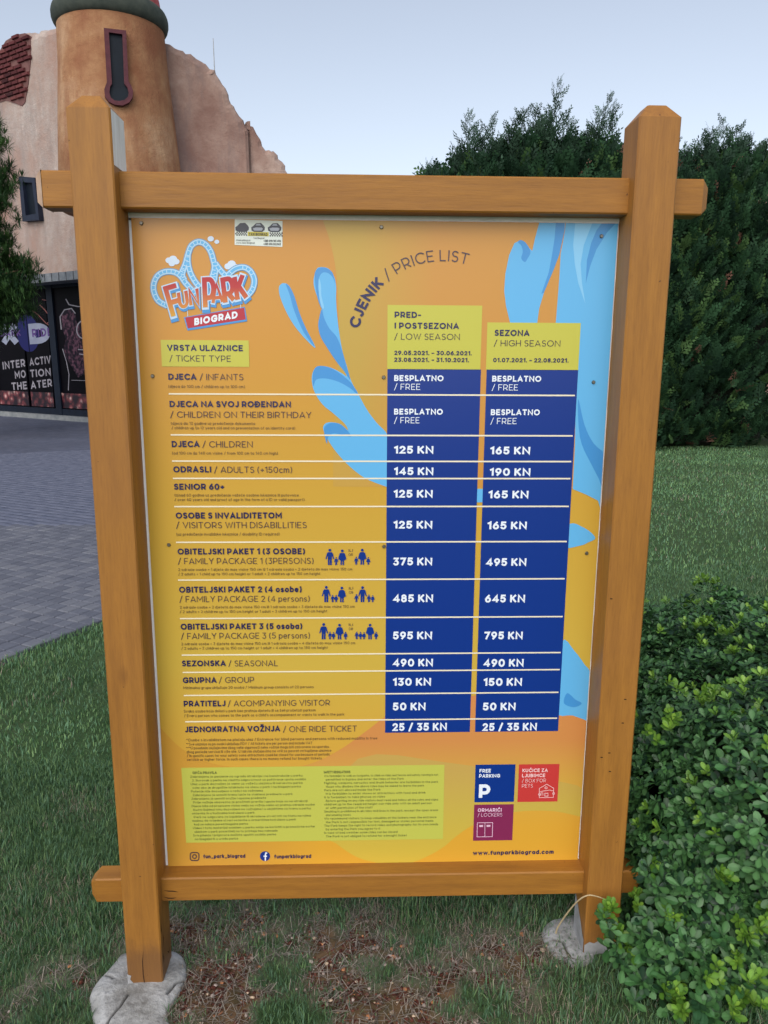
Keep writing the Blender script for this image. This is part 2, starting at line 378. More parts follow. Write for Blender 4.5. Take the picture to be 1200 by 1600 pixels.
# keyhole window on the tower
tn = np.array([CPOS[0]-TC[0], CPOS[1]-TC[1], 0]); tn /= np.linalg.norm(tn); te = np.array([-tn[1], tn[0], 0])
T0 = np.array([TC[0], TC[1], 0])+tn*1.0
def TW(s, t, d): return T0+te*s+np.array([0, 0, t])+tn*d
if (te@CR) < 0: te = -te
def TP(px, py): P = onplane(px, py, T0+tn*.1, tn); return ((P-T0)@te, P[2])
outer = [(162, 42), (197, 46), (201, 128), (205, 134), (208, 143), (207, 153), (202, 161), (192, 166), (180, 165), (170, 160), (164, 151), (163, 140), (167, 129)]
innr = [(170, 49), (191, 52), (194, 131), (199, 137), (201, 145), (200, 152), (195, 157), (187, 159), (179, 158), (173, 153), (171, 145), (172, 136), (175, 131)]
o2 = poly_from(outer, TP); i2 = poly_from(innr, TP); n = len(o2)
# frame slopes back with the battered tower wall
def rad_at(z): return float(np.interp(z, [p[1] for p in prof], [p[0] for p in prof]))
V = []; F = []
for pp, d in ((o2, -.25), (o2, .09), (i2, .09), (i2, -.2)): V += [TW(s, t, d+rad_at(t)-1.0) for s, t in pp]
for k in range(3):
    for i in range(n): j = (i+1) % n; F.append((k*n+i, k*n+j, (k+1)*n+j, (k+1)*n+i))
M_frame = noisy('dark_red_frame', rgb(72, 34, 42), rgb(90, 44, 52), 12, .7, .01)
wf = part('window', V, F, M_frame, bld, bld)
M_dark = noisy('dark_window', rgb(14, 22, 32), rgb(24, 34, 44), 2, .5, 0, .15)
part('glass', [TW(s, t, .03+rad_at(t)-1.0) for s, t in i2], tri(i2), M_dark, wf, bld)
# small shuttered window on the left wall
so_ = poly_from([(37, 277), (62, 279), (69, 345), (43, 347)], FP); si_ = poly_from([(43, 286), (58, 287), (64, 335), (48, 338)], FP)
V = []; F = []
for pp, d in ((so_, -.05), (so_, .12), (si_, .12), (si_, .02)): V += [FW(s, t, d) for s, t in pp]
for k in range(3):
    for i in range(4): F.append((k*4+i, k*4+(i+1) % 4, (k+1)*4+(i+1) % 4, (k+1)*4+i))
M_navy = noisy('navy_wood', rgb(24, 32, 50), rgb(36, 44, 62), 8, .6, .005)
wf2 = part('window', V, F, M_navy, bld, bld); part('glass', [FW(s, t, .04) for s, t in si_], [(0, 1, 2, 3)], M_dark, wf2, bld)
# brick patch
bp = poly_from([(-45, 112), (-15, 101), (0, 80), (10, 64), (25, 55), (40, 52), (48, 57), (49, 92), (45, 130), (40, 160), (35, 166), (25, 162), (10, 157), (0, 160), (-45, 170)], FP)
M_mortar = noisy('brick_mortar', rgb(104, 72, 70), rgb(122, 88, 84), 10, .95)
patch = part('brick_patch', *prism(bp, FW, -.02, .015), M_mortar, bld, bld)
bm_ = Mat('red_brick', .9, .15); oi = bm_.n('ShaderNodeObjectInfo'); bm_.base(bm_.ramp(oi.outputs['Random'], [(0, rgb(48, 28, 32)), (.15, rgb(84, 44, 46)), (.6, rgb(96, 52, 54)), (1, rgb(112, 66, 64))]))
bm_.bump(bm_.noise(bm_.coord(), 25, 4), .01, .6)
bw, bh = .25, .095
V, F = MB().box(-bw/2+.008, bw/2-.008, -.04, .04, -bh/2+.008, bh/2-.008).v, None
mb = MB(); ch = .012; x, z = bw/2-.009, bh/2-.009
V = [(-x, 0, -z), (x, 0, -z), (x, 0, z), (-x, 0, z), (-x+ch, -.045, -z+ch), (x-ch, -.045, -z+ch), (x-ch, -.045, z-ch), (-x+ch, -.045, z-ch)]
F = [(4, 5, 6, 7), (0, 1, 5, 4), (1, 2, 6, 5), (2, 3, 7, 6), (3, 0, 4, 7)]
brick_me = mesh('brick', V, F, bm_.m)
def inside(p, poly):
    c = False; j = len(poly)-1
    for i in range(len(poly)):
        if (poly[i][1] > p[1]) != (poly[j][1] > p[1]) and p[0] < (poly[j][0]-poly[i][0])*(p[1]-poly[i][1])/(poly[j][1]-poly[i][1])+poly[i][0]: c = not c
        j = i
    return c
smin, smax = min(p[0] for p in bp), max(p[0] for p in bp); tmin, tmax = min(p[1] for p in bp), max(p[1] for p in bp)
rot = math.atan2(fe[1], fe[0]); row = 0; t = tmin
while t < tmax:
    s = smin+(row % 2)*bw/2
    while s < smax:
        if all(inside((s+dx, t+dz), bp) for dx in (-.07, .07) for dz in (-.03, .03)) and random.random() > .05:
            o = link('brick', brick_me, patch); P = FW(s, t, .012+random.uniform(-.006, .008))-F0; o.location = P; o.rotation_euler = (0, random.uniform(-.02, .02), rot+random.uniform(-.01, .01))
        s += bw
    t += bh; row += 1
# canopy of ribbed sheet metal over the doors
M_tin = noisy('grey_tin', rgb(96, 104, 112), rgb(134, 138, 142), 8, .6, .004, .5)
mb = MB(); z0, z1 = FP(90, 439, .45)[1], FP(90, 424, .45)[1]
for k in range(26):
    s = -4.4+k*.25; mb.box(s, s+.215, -.02, .45, z0, z1-.02); mb.box(s+.215, s+.25, -.02, .43, z0+.01, z1-.05)
part('canopy', [FW(a[0], a[2], a[1]) for a in mb.v], mb.f, M_tin, bld, bld)
# shop front: mullions, leaves and printed panels
M_steel = noisy('navy_steel', rgb(12, 20, 34), rgb(18, 28, 44), 5, .5, 0, .2)
zd0 = .12
part('plinth', *prism([(-3.3, -.05), (1.6, -.05), (1.6, .1), (-3.3, .1)], FW, -.5, .05), noisy('stone_kerb', rgb(106, 112, 116), rgb(140, 142, 142), 5, .9), bld, bld)
mb = MB()
def fx(px, py=600): return FP(px, py, -.12)[0]
for s0, s1_ in ((fx(84, 560), fx(93, 560)),):
    mb.box(s0, s1_, -.2, -.06, .1, zc)
mb.box(fx(-60), fx(160), -.2, -.07, .1, .24); mb.box(fx(-60), fx(160), -.2, -.07, zc-.14, zc); mb.box(fx(154)-.0, fx(162), -.2, -.06, .1, zc); mb.box(fx(-8), fx(-2), -.2, -.065, .1, zc)
part('door_frame', [FW(a[0], a[2], a[1]) for a in mb.v], mb.f, M_steel, bld, bld)
def flame_mat(name):
    m = Mat(name, .3, .5); v = m.coord('Object'); a = m.n('ShaderNodeTexVoronoi'); a.inputs['Scale'].default_value = 6; m.l(v, a.inputs[0])
    nn = m.noise(v, 4, 5, .7)
    col = m.ramp(a.outputs['Distance'], [(.08, rgb(214, 176, 168)), (.38, rgb(130, 62, 66)), (.75, rgb(32, 12, 22))]); col = m.mix(m.ramp(nn, [(.42, (0, 0, 0)), (.6, (1, 1, 1))]), col, rgb(24, 12, 24)); m.base(col); return m.m
M_flame = flame_mat('printed_flames'); M_black = noisy('black_poster_film', rgb(3, 3, 8), rgb(10, 6, 14), 1.5, .45, 0, .06)
M_purple = noisy('printed_machine', rgb(22, 14, 28), rgb(104, 70, 86), 12, .4, 0, .1, .46, .66)
M_silver = noisy('printed_silver', rgb(120, 126, 150), rgb(150, 156, 176), 3, .3, 0, .5); M_letter = noisy('printed_grey_letters', rgb(128, 124, 134), rgb(150, 146, 154), 9, .4, 0)
M_blue = noisy('printed_blue_disc', rgb(18, 24, 74), rgb(30, 30, 90), 2, .4, 0, .15)
M_violet = noisy('printed_violet', rgb(76, 52, 112), rgb(90, 60, 126), 9, .4, 0)
zt_ = zc-.14
leaf = {}
for nm, x0, x1 in (('a', -2, 45), ('b', 47, 84), ('c', 93, 154)):
    s0, s1_ = fx(x0, 600), fx(x1, 600)
    leaf[nm] = part('door' if nm != 'c' else 'poster_panel', *prism([(s0+.01, .24), (s1_-.01, .24), (s1_-.01, zt_), (s0+.01, zt_)], FW, -.15, -.1), M_black, bld, bld)
    V, F = prism([(s0+.03, .27), (s1_-.03, .27), (s1_-.03, .6), (s0+.03, .6)], FW, -.099, -.096); part('flame_print', V, F, M_flame, leaf[nm], bld)

# ================================================================== STROKE LETTERING
def arc(cx, cy, rx, ry, a0, a1, n=None):
    n = n or max(3, int(abs(a1-a0)/18))
    return [(cx+rx*math.cos(math.radians(a0+(a1-a0)*k/n)), cy+ry*math.sin(math.radians(a0+(a1-a0)*k/n))) for k in range(n+1)]
G = {}
def gl(ch, w_, *st): G[ch] = (w_, [list(s) for s in st])
O = lambda cx, cy, rx, ry: arc(cx, cy, rx, ry, 90, 450)
gl('A', .8, [(0, 0), (.4, 1), (.8, 0)], [(.2, .27), (.6, .27)])
gl('B', .62, [(.07, .5), (.36, .5)]+arc(.36, .25, .26, .25, 90, -90)+[(0, 0), (0, 1), (.34, 1)]+arc(.34, .76, .23, .24, 90, -90)+[(.2, .52)])
gl('C', .8, arc(.48, .5, .48, .5, 46, 314)); gl('D', .76, [(0, 0), (0, 1), (.28, 1)]+arc(.28, .5, .48, .5, 90, -90)+[(0, 0)])
gl('Đ', .76, [(0, 0), (0, 1), (.28, 1)]+arc(.28, .5, .48, .5, 90, -90)+[(0, 0)], [(-.1, .5), (.34, .5)])
gl('E', .55, [(.54, 1), (0, 1), (0, 0), (.55, 0)], [(.07, .51), (.46, .51)]); gl('F', .54, [(.54, 1), (0, 1), (0, 0)], [(.07, .48), (.44, .48)])
gl('G', .86, arc(.48, .5, .48, .5, 46, 322)+[(.86, .47), (.52, .47)]); gl('H', .68, [(0, 0), (0, 1)], [(.68, 0), (.68, 1)], [(.07, .5), (.61, .5)])
gl('I', .0, [(0, 0), (0, 1)]); gl('J', .42, [(.42, 1), (.42, .26)]+arc(.2, .26, .22, .26, 0, -140))
gl('K', .62, [(0, 0), (0, 1)], [(.58, 1), (.07, .44)], [(.2, .56), (.62, 0)]); gl('L', .5, [(0, 1), (0, 0), (.5, 0)])
gl('M', .96, [(0, 0), (0, 1), (.48, .3), (.96, 1), (.96, 0)]); gl('N', .76, [(0, 0), (0, 1), (.76, 0), (.76, 1)])
gl('O', .94, O(.47, .5, .47, .5)); gl('Q', .94, O(.47, .5, .47, .5), [(.6, .25), (.9, 0)])
gl('P', .64, [(0, 0), (0, 1), (.34, 1)]+arc(.34, .67, .29, .33, 90, -90)+[(.08, .34)]); gl('R', .64, [(0, 0), (0, 1), (.34, 1)]+arc(.34, .68, .28, .32, 90, -90)+[(.08, .36)], [(.34, .3), (.6, .04)])
gl('S', .56, arc(.29, .75, .25, .25, 38, 262)+arc(.28, .26, .28, .26, 82, -142)); gl('T', .64, [(0, 1), (.64, 1)], [(.32, 1), (.32, 0)])
gl('U', .66, [(0, 1), (0, .34)]+arc(.33, .34, .33, .34, 180, 360)+[(.66, 1)]); gl('V', .76, [(0, 1), (.38, 0), (.76, 1)])
gl('W', 1.1, [(0, 1), (.28, 0), (.55, .95), (.82, 0), (1.1, 1)]); gl('X', .68, [(0, 0), (.68, 1)], [(0, 1), (.68, 0)]); gl('Y', .7, [(0, 1), (.35, .45), (.7, 1)], [(.35, .45), (.35, 0)])
gl('Z', .6, [(0, 1), (.6, 1), (0, 0), (.62, 0)]); gl('Ž', .6, [(0, 1), (.6, 1), (0, 0), (.62, 0)], [(.12, 1.38), (.3, 1.2), (.48, 1.38)])
gl('Ć', .8, arc(.48, .5, .48, .5, 46, 314), [(.42, 1.18), (.56, 1.38)]); gl('Č', .8, arc(.48, .5, .48, .5, 46, 314), [(.28, 1.36), (.46, 1.2), (.64, 1.36)])
gl('a', .5, O(.25, .34, .25, .34), [(.5, .68), (.5, 0)]); gl('b', .5, [(0, 1), (0, 0)], O(.26, .34, .26, .34)); gl('c', .46, arc(.28, .34, .28, .34, 48, 312))
gl('d', .5, [(.5, 1), (.5, 0)], O(.25, .34, .25, .34)); gl('e', .52, [(.02, .36), (.52, .36)]+arc(.27, .34, .26, .34, 8, 312)); gl('f', .3, arc(.3, .8, .16, .18, 90, 180)+[(.14, 0)], [(0, .64), (.3, .64)])
gl('g', .5, O(.25, .34, .25, .34), [(.5, .68), (.5, -.05)]+arc(.26, -.05, .24, .22, 0, -140)); gl('h', .46, [(0, 1), (0, 0)], [(0, .4)]+arc(.23, .42, .23, .26, 180, 0)+[(.46, 0)])
gl('i', .0, [(0, 0), (0, .68)], [(0, .86), (0, .96)]); gl('j', .1, [(.1, .68), (.1, -.06)]+arc(-.04, -.06, .14, .16, 0, -80), [(.1, .86), (.1, .96)]); gl('k', .44, [(0, 0), (0, 1)], [(.42, .68), (0, .26)], [(.16, .4), (.44, 0)])
gl('l', .0, [(0, 0), (0, 1)]); gl('m', .78, [(0, .68), (0, 0)], arc(.195, .44, .195, .24, 180, 0)+[(.39, 0)], arc(.585, .44, .195, .24, 180, 0)+[(.78, 0)])
gl('n', .46, [(0, .68), (0, 0)], arc(.23, .42, .23, .26, 180, 0)+[(.46, 0)]); gl('o', .54, O(.27, .34, .27, .34)); gl('p', .5, [(0, .68), (0, -.28)], O(.26, .34, .26, .34))
gl('q', .5, [(.5, .68), (.5, -.28)], O(.25, .34, .25, .34)); gl('r', .3, [(0, .68), (0, 0)], arc(.24, .42, .24, .26, 180, 75)); gl('s', .38, arc(.19, .51, .17, .17, 38, 262)+arc(.19, .17, .19, .17, 82, -142))
gl('t', .3, [(.12, .92), (.12, .18)]+arc(.28, .18, .16, .18, 180, 270), [(0, .66), (.3, .66)]); gl('u', .46, [(0, .68), (0, .25)]+arc(.23, .25, .23, .25, 180, 360)+[(.46, .68)], [(.46, .3), (.46, 0)])
gl('v', .5, [(0, .68), (.25, 0), (.5, .68)]); gl('w', .8, [(0, .68), (.2, 0), (.4, .64), (.6, 0), (.8, .68)]); gl('x', .46, [(0, 0), (.46, .68)], [(0, .68), (.46, 0)])
gl('y', .5, [(0, .68), (.26, 0)], [(.5, .68), (.18, -.26)]); gl('z', .42, [(0, .68), (.42, .68), (0, 0), (.42, 0)])
for b_, s_ in (('z', 'ž'), ('c', 'č'), ('s', 'š')):
    w0, st_ = G[b_]; G[s_] = (w0, st_+[[(w0/2-.14, .98), (w0/2, .84), (w0/2+.14, .98)]])
w0, st_ = G['c']; G['ć'] = (w0, st_+[[(.24, .82), (.36, .98)]]); w0, st_ = G['d']; G['đ'] = (w0, st_+[[(.28, .84), (.62, .84)]])
gl('0', .64, O(.32, .5, .32, .5)); gl('1', .26, [(0, .84), (.26, 1), (.26, 0)]); gl('2', .54, arc(.27, .72, .26, .28, 165, -38)+[(0, 0), (.56, 0)])
gl('3', .54, [(.04, 1), (.52, 1), (.24, .6)]+arc(.25, .3, .28, .3, 88, -148)); gl('4', .66, [(.5, 0), (.5, 1), (0, .26), (.66, .26)])
gl('5', .54, [(.5, 1), (.08, 1), (.04, .56)]+arc(.25, .32, .28, .31, 118, -148)); gl('6', .56, O(.28, .31, .28, .31), [(.02, .36), (.1, .62), (.4, 1)])
gl('7', .54, [(0, 1), (.54, 1), (.16, 0)]); gl('8', .54, O(.27, .27, .27, .27), O(.27, .77, .22, .23)); gl('9', .56, O(.28, .69, .28, .31), [(.54, .64), (.46, .38), (.16, 0)])
gl('.', .0, [(0, 0), (0, .04)]); gl(',', .0, [(.02, .04), (-.04, -.14)]); gl('-', .3, [(0, .42), (.3, .42)]); gl('–', .42, [(0, .42), (.42, .42)]); gl('_', .5, [(0, -.1), (.5, -.1)])
gl('(', .2, arc(.42, .45, .42, .7, 130, 230)); gl(')', .2, arc(-.22, .45, .42, .7, 50, -50)); gl('+', .46, [(0, .42), (.46, .42)], [(.23, .66), (.23, .18)])
gl('/', .42, [(0, -.12), (.42, 1.08)]); gl(':', .0, [(0, 0), (0, .04)], [(0, .5), (0, .54)]); gl('@', .7, arc(.35, .36, .35, .42, -50, 290), O(.35, .36, .14, .17)); gl('*', .3, [(.0, .9), (.3, .7)], [(0, .7), (.3, .9)]); gl("'", 0, [(0, .8), (0, 1)])
def ribbon(pts, t, ext=True):
    """mitred ribbon of width t along pts -> (left side, right side)"""
    P = np.array(pts, float); P = P[np.concatenate([[True], np.hypot(*(P[1:]-P[:-1]).T) > 1e-5])]; closed = np.hypot(*(P[0]-P[-1])) < 1e-6
    if closed: P = P[:-1]
    n = len(P); D = np.roll(P, -1, 0)-P; D /= (np.hypot(D[:, 0], D[:, 1])+1e-9)[:, None]
    Dp = np.roll(D, 1, 0)
    if not closed: Dp[0] = D[0]; D[-1] = Dp[-1]
    N = np.stack([-D[:, 1], D[:, 0]], 1); Np = np.stack([-Dp[:, 1], Dp[:, 0]], 1)
    M = N+Np; l = np.hypot(M[:, 0], M[:, 1]); l[l < .2] = .2; M = M/l[:, None]; k = np.minimum(1/np.maximum((M*N).sum(1), .3), 1.9)
    off = M*k[:, None]*t/2; A_, B_ = P+off, P-off
    if closed: A_ = np.vstack([A_, A_[:1]]); B_ = np.vstack([B_, B_[:1]])
    return A_, B_
def layout(text, t, track=.2):
    x = 0; out = []
    for ch in text:
        if ch == ' ': x += .34; continue
        w_, st = G.get(ch, G['o'])
        for s in st:
            P = np.array(s, float); e_ = t/2
            if np.hypot(*(P[0]-P[-1])) > 1e-6:
                q0 = P[0]-P[1]; q1 = P[-1]-P[-2]; P[0] += q0/(np.hypot(*q0)+1e-9)*e_; P[-1] += q1/(np.hypot(*q1)+1e-9)*e_
            P[:, 1] = t/2+P[:, 1]*(1-t); P[:, 0] = t/2+P[:, 0]*(1-t*.6); out.append(P+[x, 0])
        x += w_*(1-t*.6)+t+track
    return out, x-track
class Print:
    """flat print collected for one object; map2 turns (s,t,layer) into world"""
    def __init__(s, fr): s.fr = fr; s.v = []; s.f = []
    def poly(s, pts, lay):
        b = len(s.v); s.v += [s.fr(p[0], p[1], lay) for p in pts]; s.f += [tuple(i+b for i in f) for f in tri(pts)]
    def strip(s, A_, B_, lay):
        b = len(s.v); n = len(A_)
        s.v += [s.fr(p[0], p[1], lay+.14*i/n) for i, p in enumerate(A_)]+[s.fr(p[0], p[1], lay+.14*i/n) for i, p in enumerate(B_)]
        s.f += [(b+i, b+n+i, b+n+i+1, b+i+1) for i in range(n-1)]
    def text(s, txt, place, t=.13, lay=4.0, width=None, track=.2, grow=0.0):
        """place(x,y): text units -> (s,t)"""
        L, W = layout(txt, t, track)
        for k, P in enumerate(L):
            A_, B_ = ribbon(P, t+grow); s.strip([place(*p) for p in A_], [place(*p) for p in B_], lay+.17*(k % 6))
        return W
# shop-front print
def FD(s, t, lay): return FW(s, t, -.1+.002+lay*.0006)
def ftext(txt, px0, py0, px1, py1, t, mat, parent, cap, lay=4):
    """baseline from px0,py0 to px1,py1; cap in px"""
    a = FP(px0, py0, -.1); b = FP(px1, py1, -.1); c = FP(px0, py0-cap, -.1); h = c[1]-a[1]; _, W = layout(txt, t)
    ux = (b[0]-a[0])/W; uy = (b[1]-a[1])/W
    p = Print(FD); p.text(txt, lambda x, y: (a[0]+x*ux, a[1]+x*uy+y*h), t, lay); return part('lettering', p.v, p.f, mat, parent, bld)
ftext('INTER', 5, 577.5, 40, 573, .2, M_letter, leaf['a'], 12); ftext('ACTIVE', 47, 572, 87, 566.5, .2, M_letter, leaf['b'], 12)
ftext('MO', 24, 592, 41, 590, .2, M_letter, leaf['a'], 12); ftext('TION', 48, 590, 80, 587, .2, M_letter, leaf['b'], 12)
ftext('THE', 19, 610, 43, 608, .2, M_letter, leaf['a'], 12); ftext('ATER', 49, 608, 82, 604, .2, M_letter, leaf['b'], 12)
cx_, cy_ = FP(43, 521, -.1); rx_ = FP(60, 521, -.1)[0]-cx_; ry_ = FP(43, 492, -.1)[1]-cy_
p = Print(FD); p.poly([(cx_+math.cos(a_)*rx_*min(1, 1), cy_+math.sin(a_)*ry_) for a_ in np.linspace(PI/2, 3*PI/2, 20)], 1); part('printed_disc', p.v, p.f, M_blue, leaf['a'], bld)
p = Print(FD); p.poly([(cx_+.03+math.cos(a_)*rx_, cy_+math.sin(a_)*ry_) for a_ in np.linspace(-PI/2, PI/2, 20)], 1); part('printed_disc', p.v, p.f, M_blue, leaf['b'], bld)
ftext('X', 4, 538, 29, 538, .3, M_silver, leaf['a'], 32, 3); ftext('D', 47, 538, 80, 536, .3, M_silver, leaf['b'], 32, 3)
ftext('DARK', 1, 526, 33, 525, .22, M_violet, leaf['a'], 10, 6); ftext('RIDE', 51, 527, 82, 525, .22, M_violet, leaf['b'], 13, 6)
# generic robed machine figure on the right poster
def fpoly(pts, lay, mat, par, name='printed_shape'):
    p = Print(FD); p.poly([FP(x, y, -.1) for x, y in pts], lay); return part(name, p.v, p.f, mat, par, bld)
fpoly([(96, 492), (102, 483), (113, 482), (119, 492), (120, 506), (126, 500), (136, 500), (152, 520), (152, 560), (137, 562), (131, 585), (122, 590), (112, 572), (104, 560), (100, 545), (103, 530), (97, 512)], 1, M_purple, leaf['c'])
p = Print(FD)
for pts, wd in (([(96, 515), (94, 495), (101, 484), (112, 482), (118, 490)], 1.6), (arc(131, 515, 11, 14, 0, 360), 1.8), ([(98, 545), (104, 565), (108, 585), (107, 610)], 1.2), ([(103, 467), (108, 476), (122, 479), (150, 478)], 1.6), ([(122, 546), (136, 547), (150, 545)], 1.5), ([(124, 553), (136, 555), (150, 553)], 1.5), ([(112, 594), (150, 595)], .7)):
    A_, B_ = ribbon(pts, wd); p.strip([FP(x, y, -.1) for x, y in A_], [FP(x, y, -.1) for x, y in B_], 3)
part('printed_outline', p.v, p.f, M_letter, leaf['c'], bld)
p = Print(FD)
for pts, wd in (([(44, 480), (60, 492), (72, 505), (82, 512)], 1.2), ([(62, 476), (70, 484), (76, 492), (80, 500), (74, 505)], 1.4), ([(66, 468), (76, 470), (80, 476)], 1.2)):
    A_, B_ = ribbon(pts, wd); p.strip([FP(x, y, -.1) for x, y in A_], [FP(x, y, -.1) for x, y in B_], 3)
part('printed_outline', p.v, p.f, noisy('printed_rust', rgb(120, 66, 66), rgb(140, 86, 80), 8, .4, 0), leaf['b'], bld)
# thin mast behind the wall
mq = ony(333, 60, 24.0); mast = thing('antenna_mast', 'thin grey antenna mast rising behind the ragged mauve wall', 'mast', (mq[0], 24.0, 0))
part('pole', *(lambda m: (m.v, m.f))(MB().tube([(mq[0], 24, 0), (mq[0], 24, mq[2]-1), (mq[0], 24, mq[2])], [.03, .018, .012], 6)), noisy('galvanised', rgb(150, 155, 160), rgb(170, 174, 178), 5, .5), mast, mast)
# pink house glimpsed past the cypress row at the right edge
H0 = ony(1185, 300, 22.0); hz = ony(1192, 243, 22)[2]
hs = thing('house', 'pink walled house with pale tiled roof glimpsed behind the cypress row at the right edge', 'house', (H0[0], 22, 0))
mh = MB(); x0 = ony(1182, 300, 22)[0]; mh.box(x0, x0+9, 22, 29, 0, ony(1190, 285, 22)[2])
part('wall', mh.v, mh.f, noisy('pink_render', rgb(176, 140, 130), rgb(190, 154, 142), 2, .9), hs, hs)
ze = ony(1190, 285, 22)[2]; zr = hz+1.6; V = [(x0-.3, 21.7, ze), (x0+9.3, 21.7, ze), (x0+9.3, 29.3, ze), (x0-.3, 29.3, ze), (x0+3.0, 25.5, zr), (x0+6.3, 25.5, zr)]
part('roof', V, [(0, 1, 5, 4), (2, 3, 4, 5), (1, 2, 5), (3, 0, 4), (3, 2, 1, 0)], noisy('roof_tile', rgb(150, 104, 92), rgb(170, 122, 108), 3, .9), hs, hs)

# ================================================================== SIGN
LEAN = .0099
sign = thing('price_list_sign', 'large wooden framed price list board on two orange brown posts in the grass', 'sign', (0, 0, 0)); sign.rotation_euler = (0, LEAN, 0)
CO = [rgb(150, 92, 42), rgb(176, 112, 54), rgb(158, 104, 60)]
M_post = grain_mat('painted_post_wood', rgb(140, 94, 38), rgb(166, 114, 46), (9, 9, .7), 5, .42, .0012, rgb(148, 100, 52), rgb(96, 60, 32))
M_rail = grain_mat('painted_rail_wood', rgb(138, 92, 34), rgb(164, 112, 42), (.7, 9, 9), 5, .42, .0012, rgb(146, 98, 46), rgb(96, 60, 32))
M_end = grain_mat('pale_end_grain', rgb(168, 140, 118), rgb(192, 168, 148), (6, 6, 6), 8, .8, .001)
M_bare = grain_mat('weathered_white_paint', rgb(226, 220, 212), rgb(250, 248, 245), (12, 12, 1.2), 8, .8, .002, rgb(214, 208, 200))
M_crack = noisy('dark_crack', rgb(40, 24, 14), rgb(60, 36, 20), 30, .95)
def bevel_box(dims, ch=.0035, top=None, ends=None):
    """solid box with small edge chamfers; top=(inset,height): hip-cut top; ends=(inset,len): hip-cut ends along x"""
    x0, x1, y0, y1, z0, z1 = dims; V = []; F = []
    if ends is None: ax_ = 2; a0, a1 = z0, z1; cap0, cap1 = (0, 0), top or (ch, ch); u0, u1, w0_, w1_ = x0, x1, y0, y1
    else: ax_ = 0; a0, a1 = x0, x1; cap0 = cap1 = ends; u0, u1, w0_, w1_ = y0, y1, z0, z1
    def ringp(a, ins):
        c = ch if ins < 1e-6 or True else 0
        U0, U1, W0, W1 = u0+ins, u1-ins, w0_+ins, w1_-ins
        P = [(U0+c, W0), (U1-c, W0), (U1, W0+c), (U1, W1-c), (U1-c, W1), (U0+c, W1), (U0, W1-c), (U0, W0+c)]
        return [((p[0], p[1], a) if ax_ == 2 else (a, p[0], p[1])) for p in P]
    rings = []
    if cap0[0] > 0: rings += [(a0, cap0[0]), (a0+cap0[1], 0)]
    else: rings += [(a0, 0)]
    L = a1-a0
    for k in range(1, 6): rings.append((a0+cap0[1]+(L-cap0[1]-cap1[1])*k/6, 0))
    rings += [(a1-cap1[1], 0), (a1, cap1[0])]
    for a, ins in rings: V += ringp(a, ins)
    n = 8
    for k in range(len(rings)-1):
        for i in range(n): j = (i+1) % n; F.append((k*n+i, k*n+j, (k+1)*n+j, (k+1)*n+i))
    F.append(tuple(range(n-1, -1, -1))); F.append(tuple((len(rings)-1)*n+i for i in range(n)))
    return V, F
PL, PR, PW, PD = -.5845, .4992, .0823, .088
postL = part('post', *bevel_box((PL, PL+PW, 0, PD, -.03, 1.955), .003, (.022, .026)), M_post, sign)
postR = part('post', *bevel_box((PR, PR+PW, 0, PD, .02, 1.955), .003, (.022, .026)), M_post, sign)
RS = .034
TX0 = ony(55, 300, RS)[0]-LEAN*1.79; TX1 = ony(1109.5, 300, RS)[0]-LEAN*1.79; BX0 = ony(141, 1395, RS)[0]-LEAN*.24; BX1 = ony(1006, 1368, RS)[0]-LEAN*.24
def rail(x0, x1, z0, z1):
    # three butted lengths: left stub, middle span, right stub
    V, F = bevel_box((x0, x1, RS, PD-.001, z0, z1), .003, ends=(.012, .014))
    return part('rail', V, F, M_rail, sign)
railT = rail(TX0, TX1, 1.7573, 1.8256); railB = rail(BX0, BX1, .2106, .2723)
# pale unpainted end grain at the left end of the top rail
V, F = bevel_box((TX0-.0008, TX0+.0142, RS-.0008, PD, 1.7573-.0008, 1.8256+.0008), .003, ends=(.0118, .0138))
endc = MB(); zz0, zz1 = 1.7573, 1.8256
q = lambda ins: [(TX0-.001+(.0 if ins else .0142), RS-.001+ins, zz0-.001+ins), (TX0-.001+(.0 if ins else .0142), PD-ins, zz0-.001+ins), (TX0-.001+(.0 if ins else .0142), PD-ins, zz1+.001-ins), (TX0-.001+(.0 if ins else .0142), RS-.001+ins, zz1+.001-ins)]
V = q(.012)+q(0); F = [(0, 1, 2, 3)[::-1]]+[(i, (i+1) % 4, (i+1) % 4+4, i+4) for i in range(4)]
part('end_grain', V, F, M_end, railT, label='pale bare end of the top rail')
# bare peeled side of the left post, whitened further to stand for skylight
xs = PL+PW+.0006
part('bare_wood_patch', [(xs, .003, 1.83), (xs, PD-.003, 1.83), (xs, PD-.003, 1.928), (xs, .003, 1.928)], [(0, 1, 2, 3)], M_bare, postL)
# cement smear at the right post foot and chipped paint
M_cement = noisy('grey_cement_smear', rgb(132, 132, 132), rgb(166, 166, 168), 25, .95, .003)
def smear(xa, xb, pts_top, z0, y, parent):
    n = len(pts_top); V = [(xa+(xb-xa)*i/(n-1), y, z0) for i in range(n)]+[(xa+(xb-xa)*i/(n-1), y, pts_top[i]) for i in range(n)]
    part('cement_smear', V, [(i, i+1, n+i+1, n+i) for i in range(n-1)], M_cement, parent)
smear(PR+.001, PR+PW-.001, [.1, .108, .104, .112, .106, .109, .1, .107], .07, -.0008, postR)
n = 8; tops = [.11, .118, .13, .142, .15, .162, .17, .178]; xs2 = PR-.0008
part('cement_smear', [(xs2, .003+(PD-.006)*i/(n-1), .07) for i in range(n)]+[(xs2, .003+(PD-.006)*i/(n-1), tops[i]) for i in range(n)], [(i, n+i, n+i+1, i+1) for i in range(n-1)], M_cement, postR)
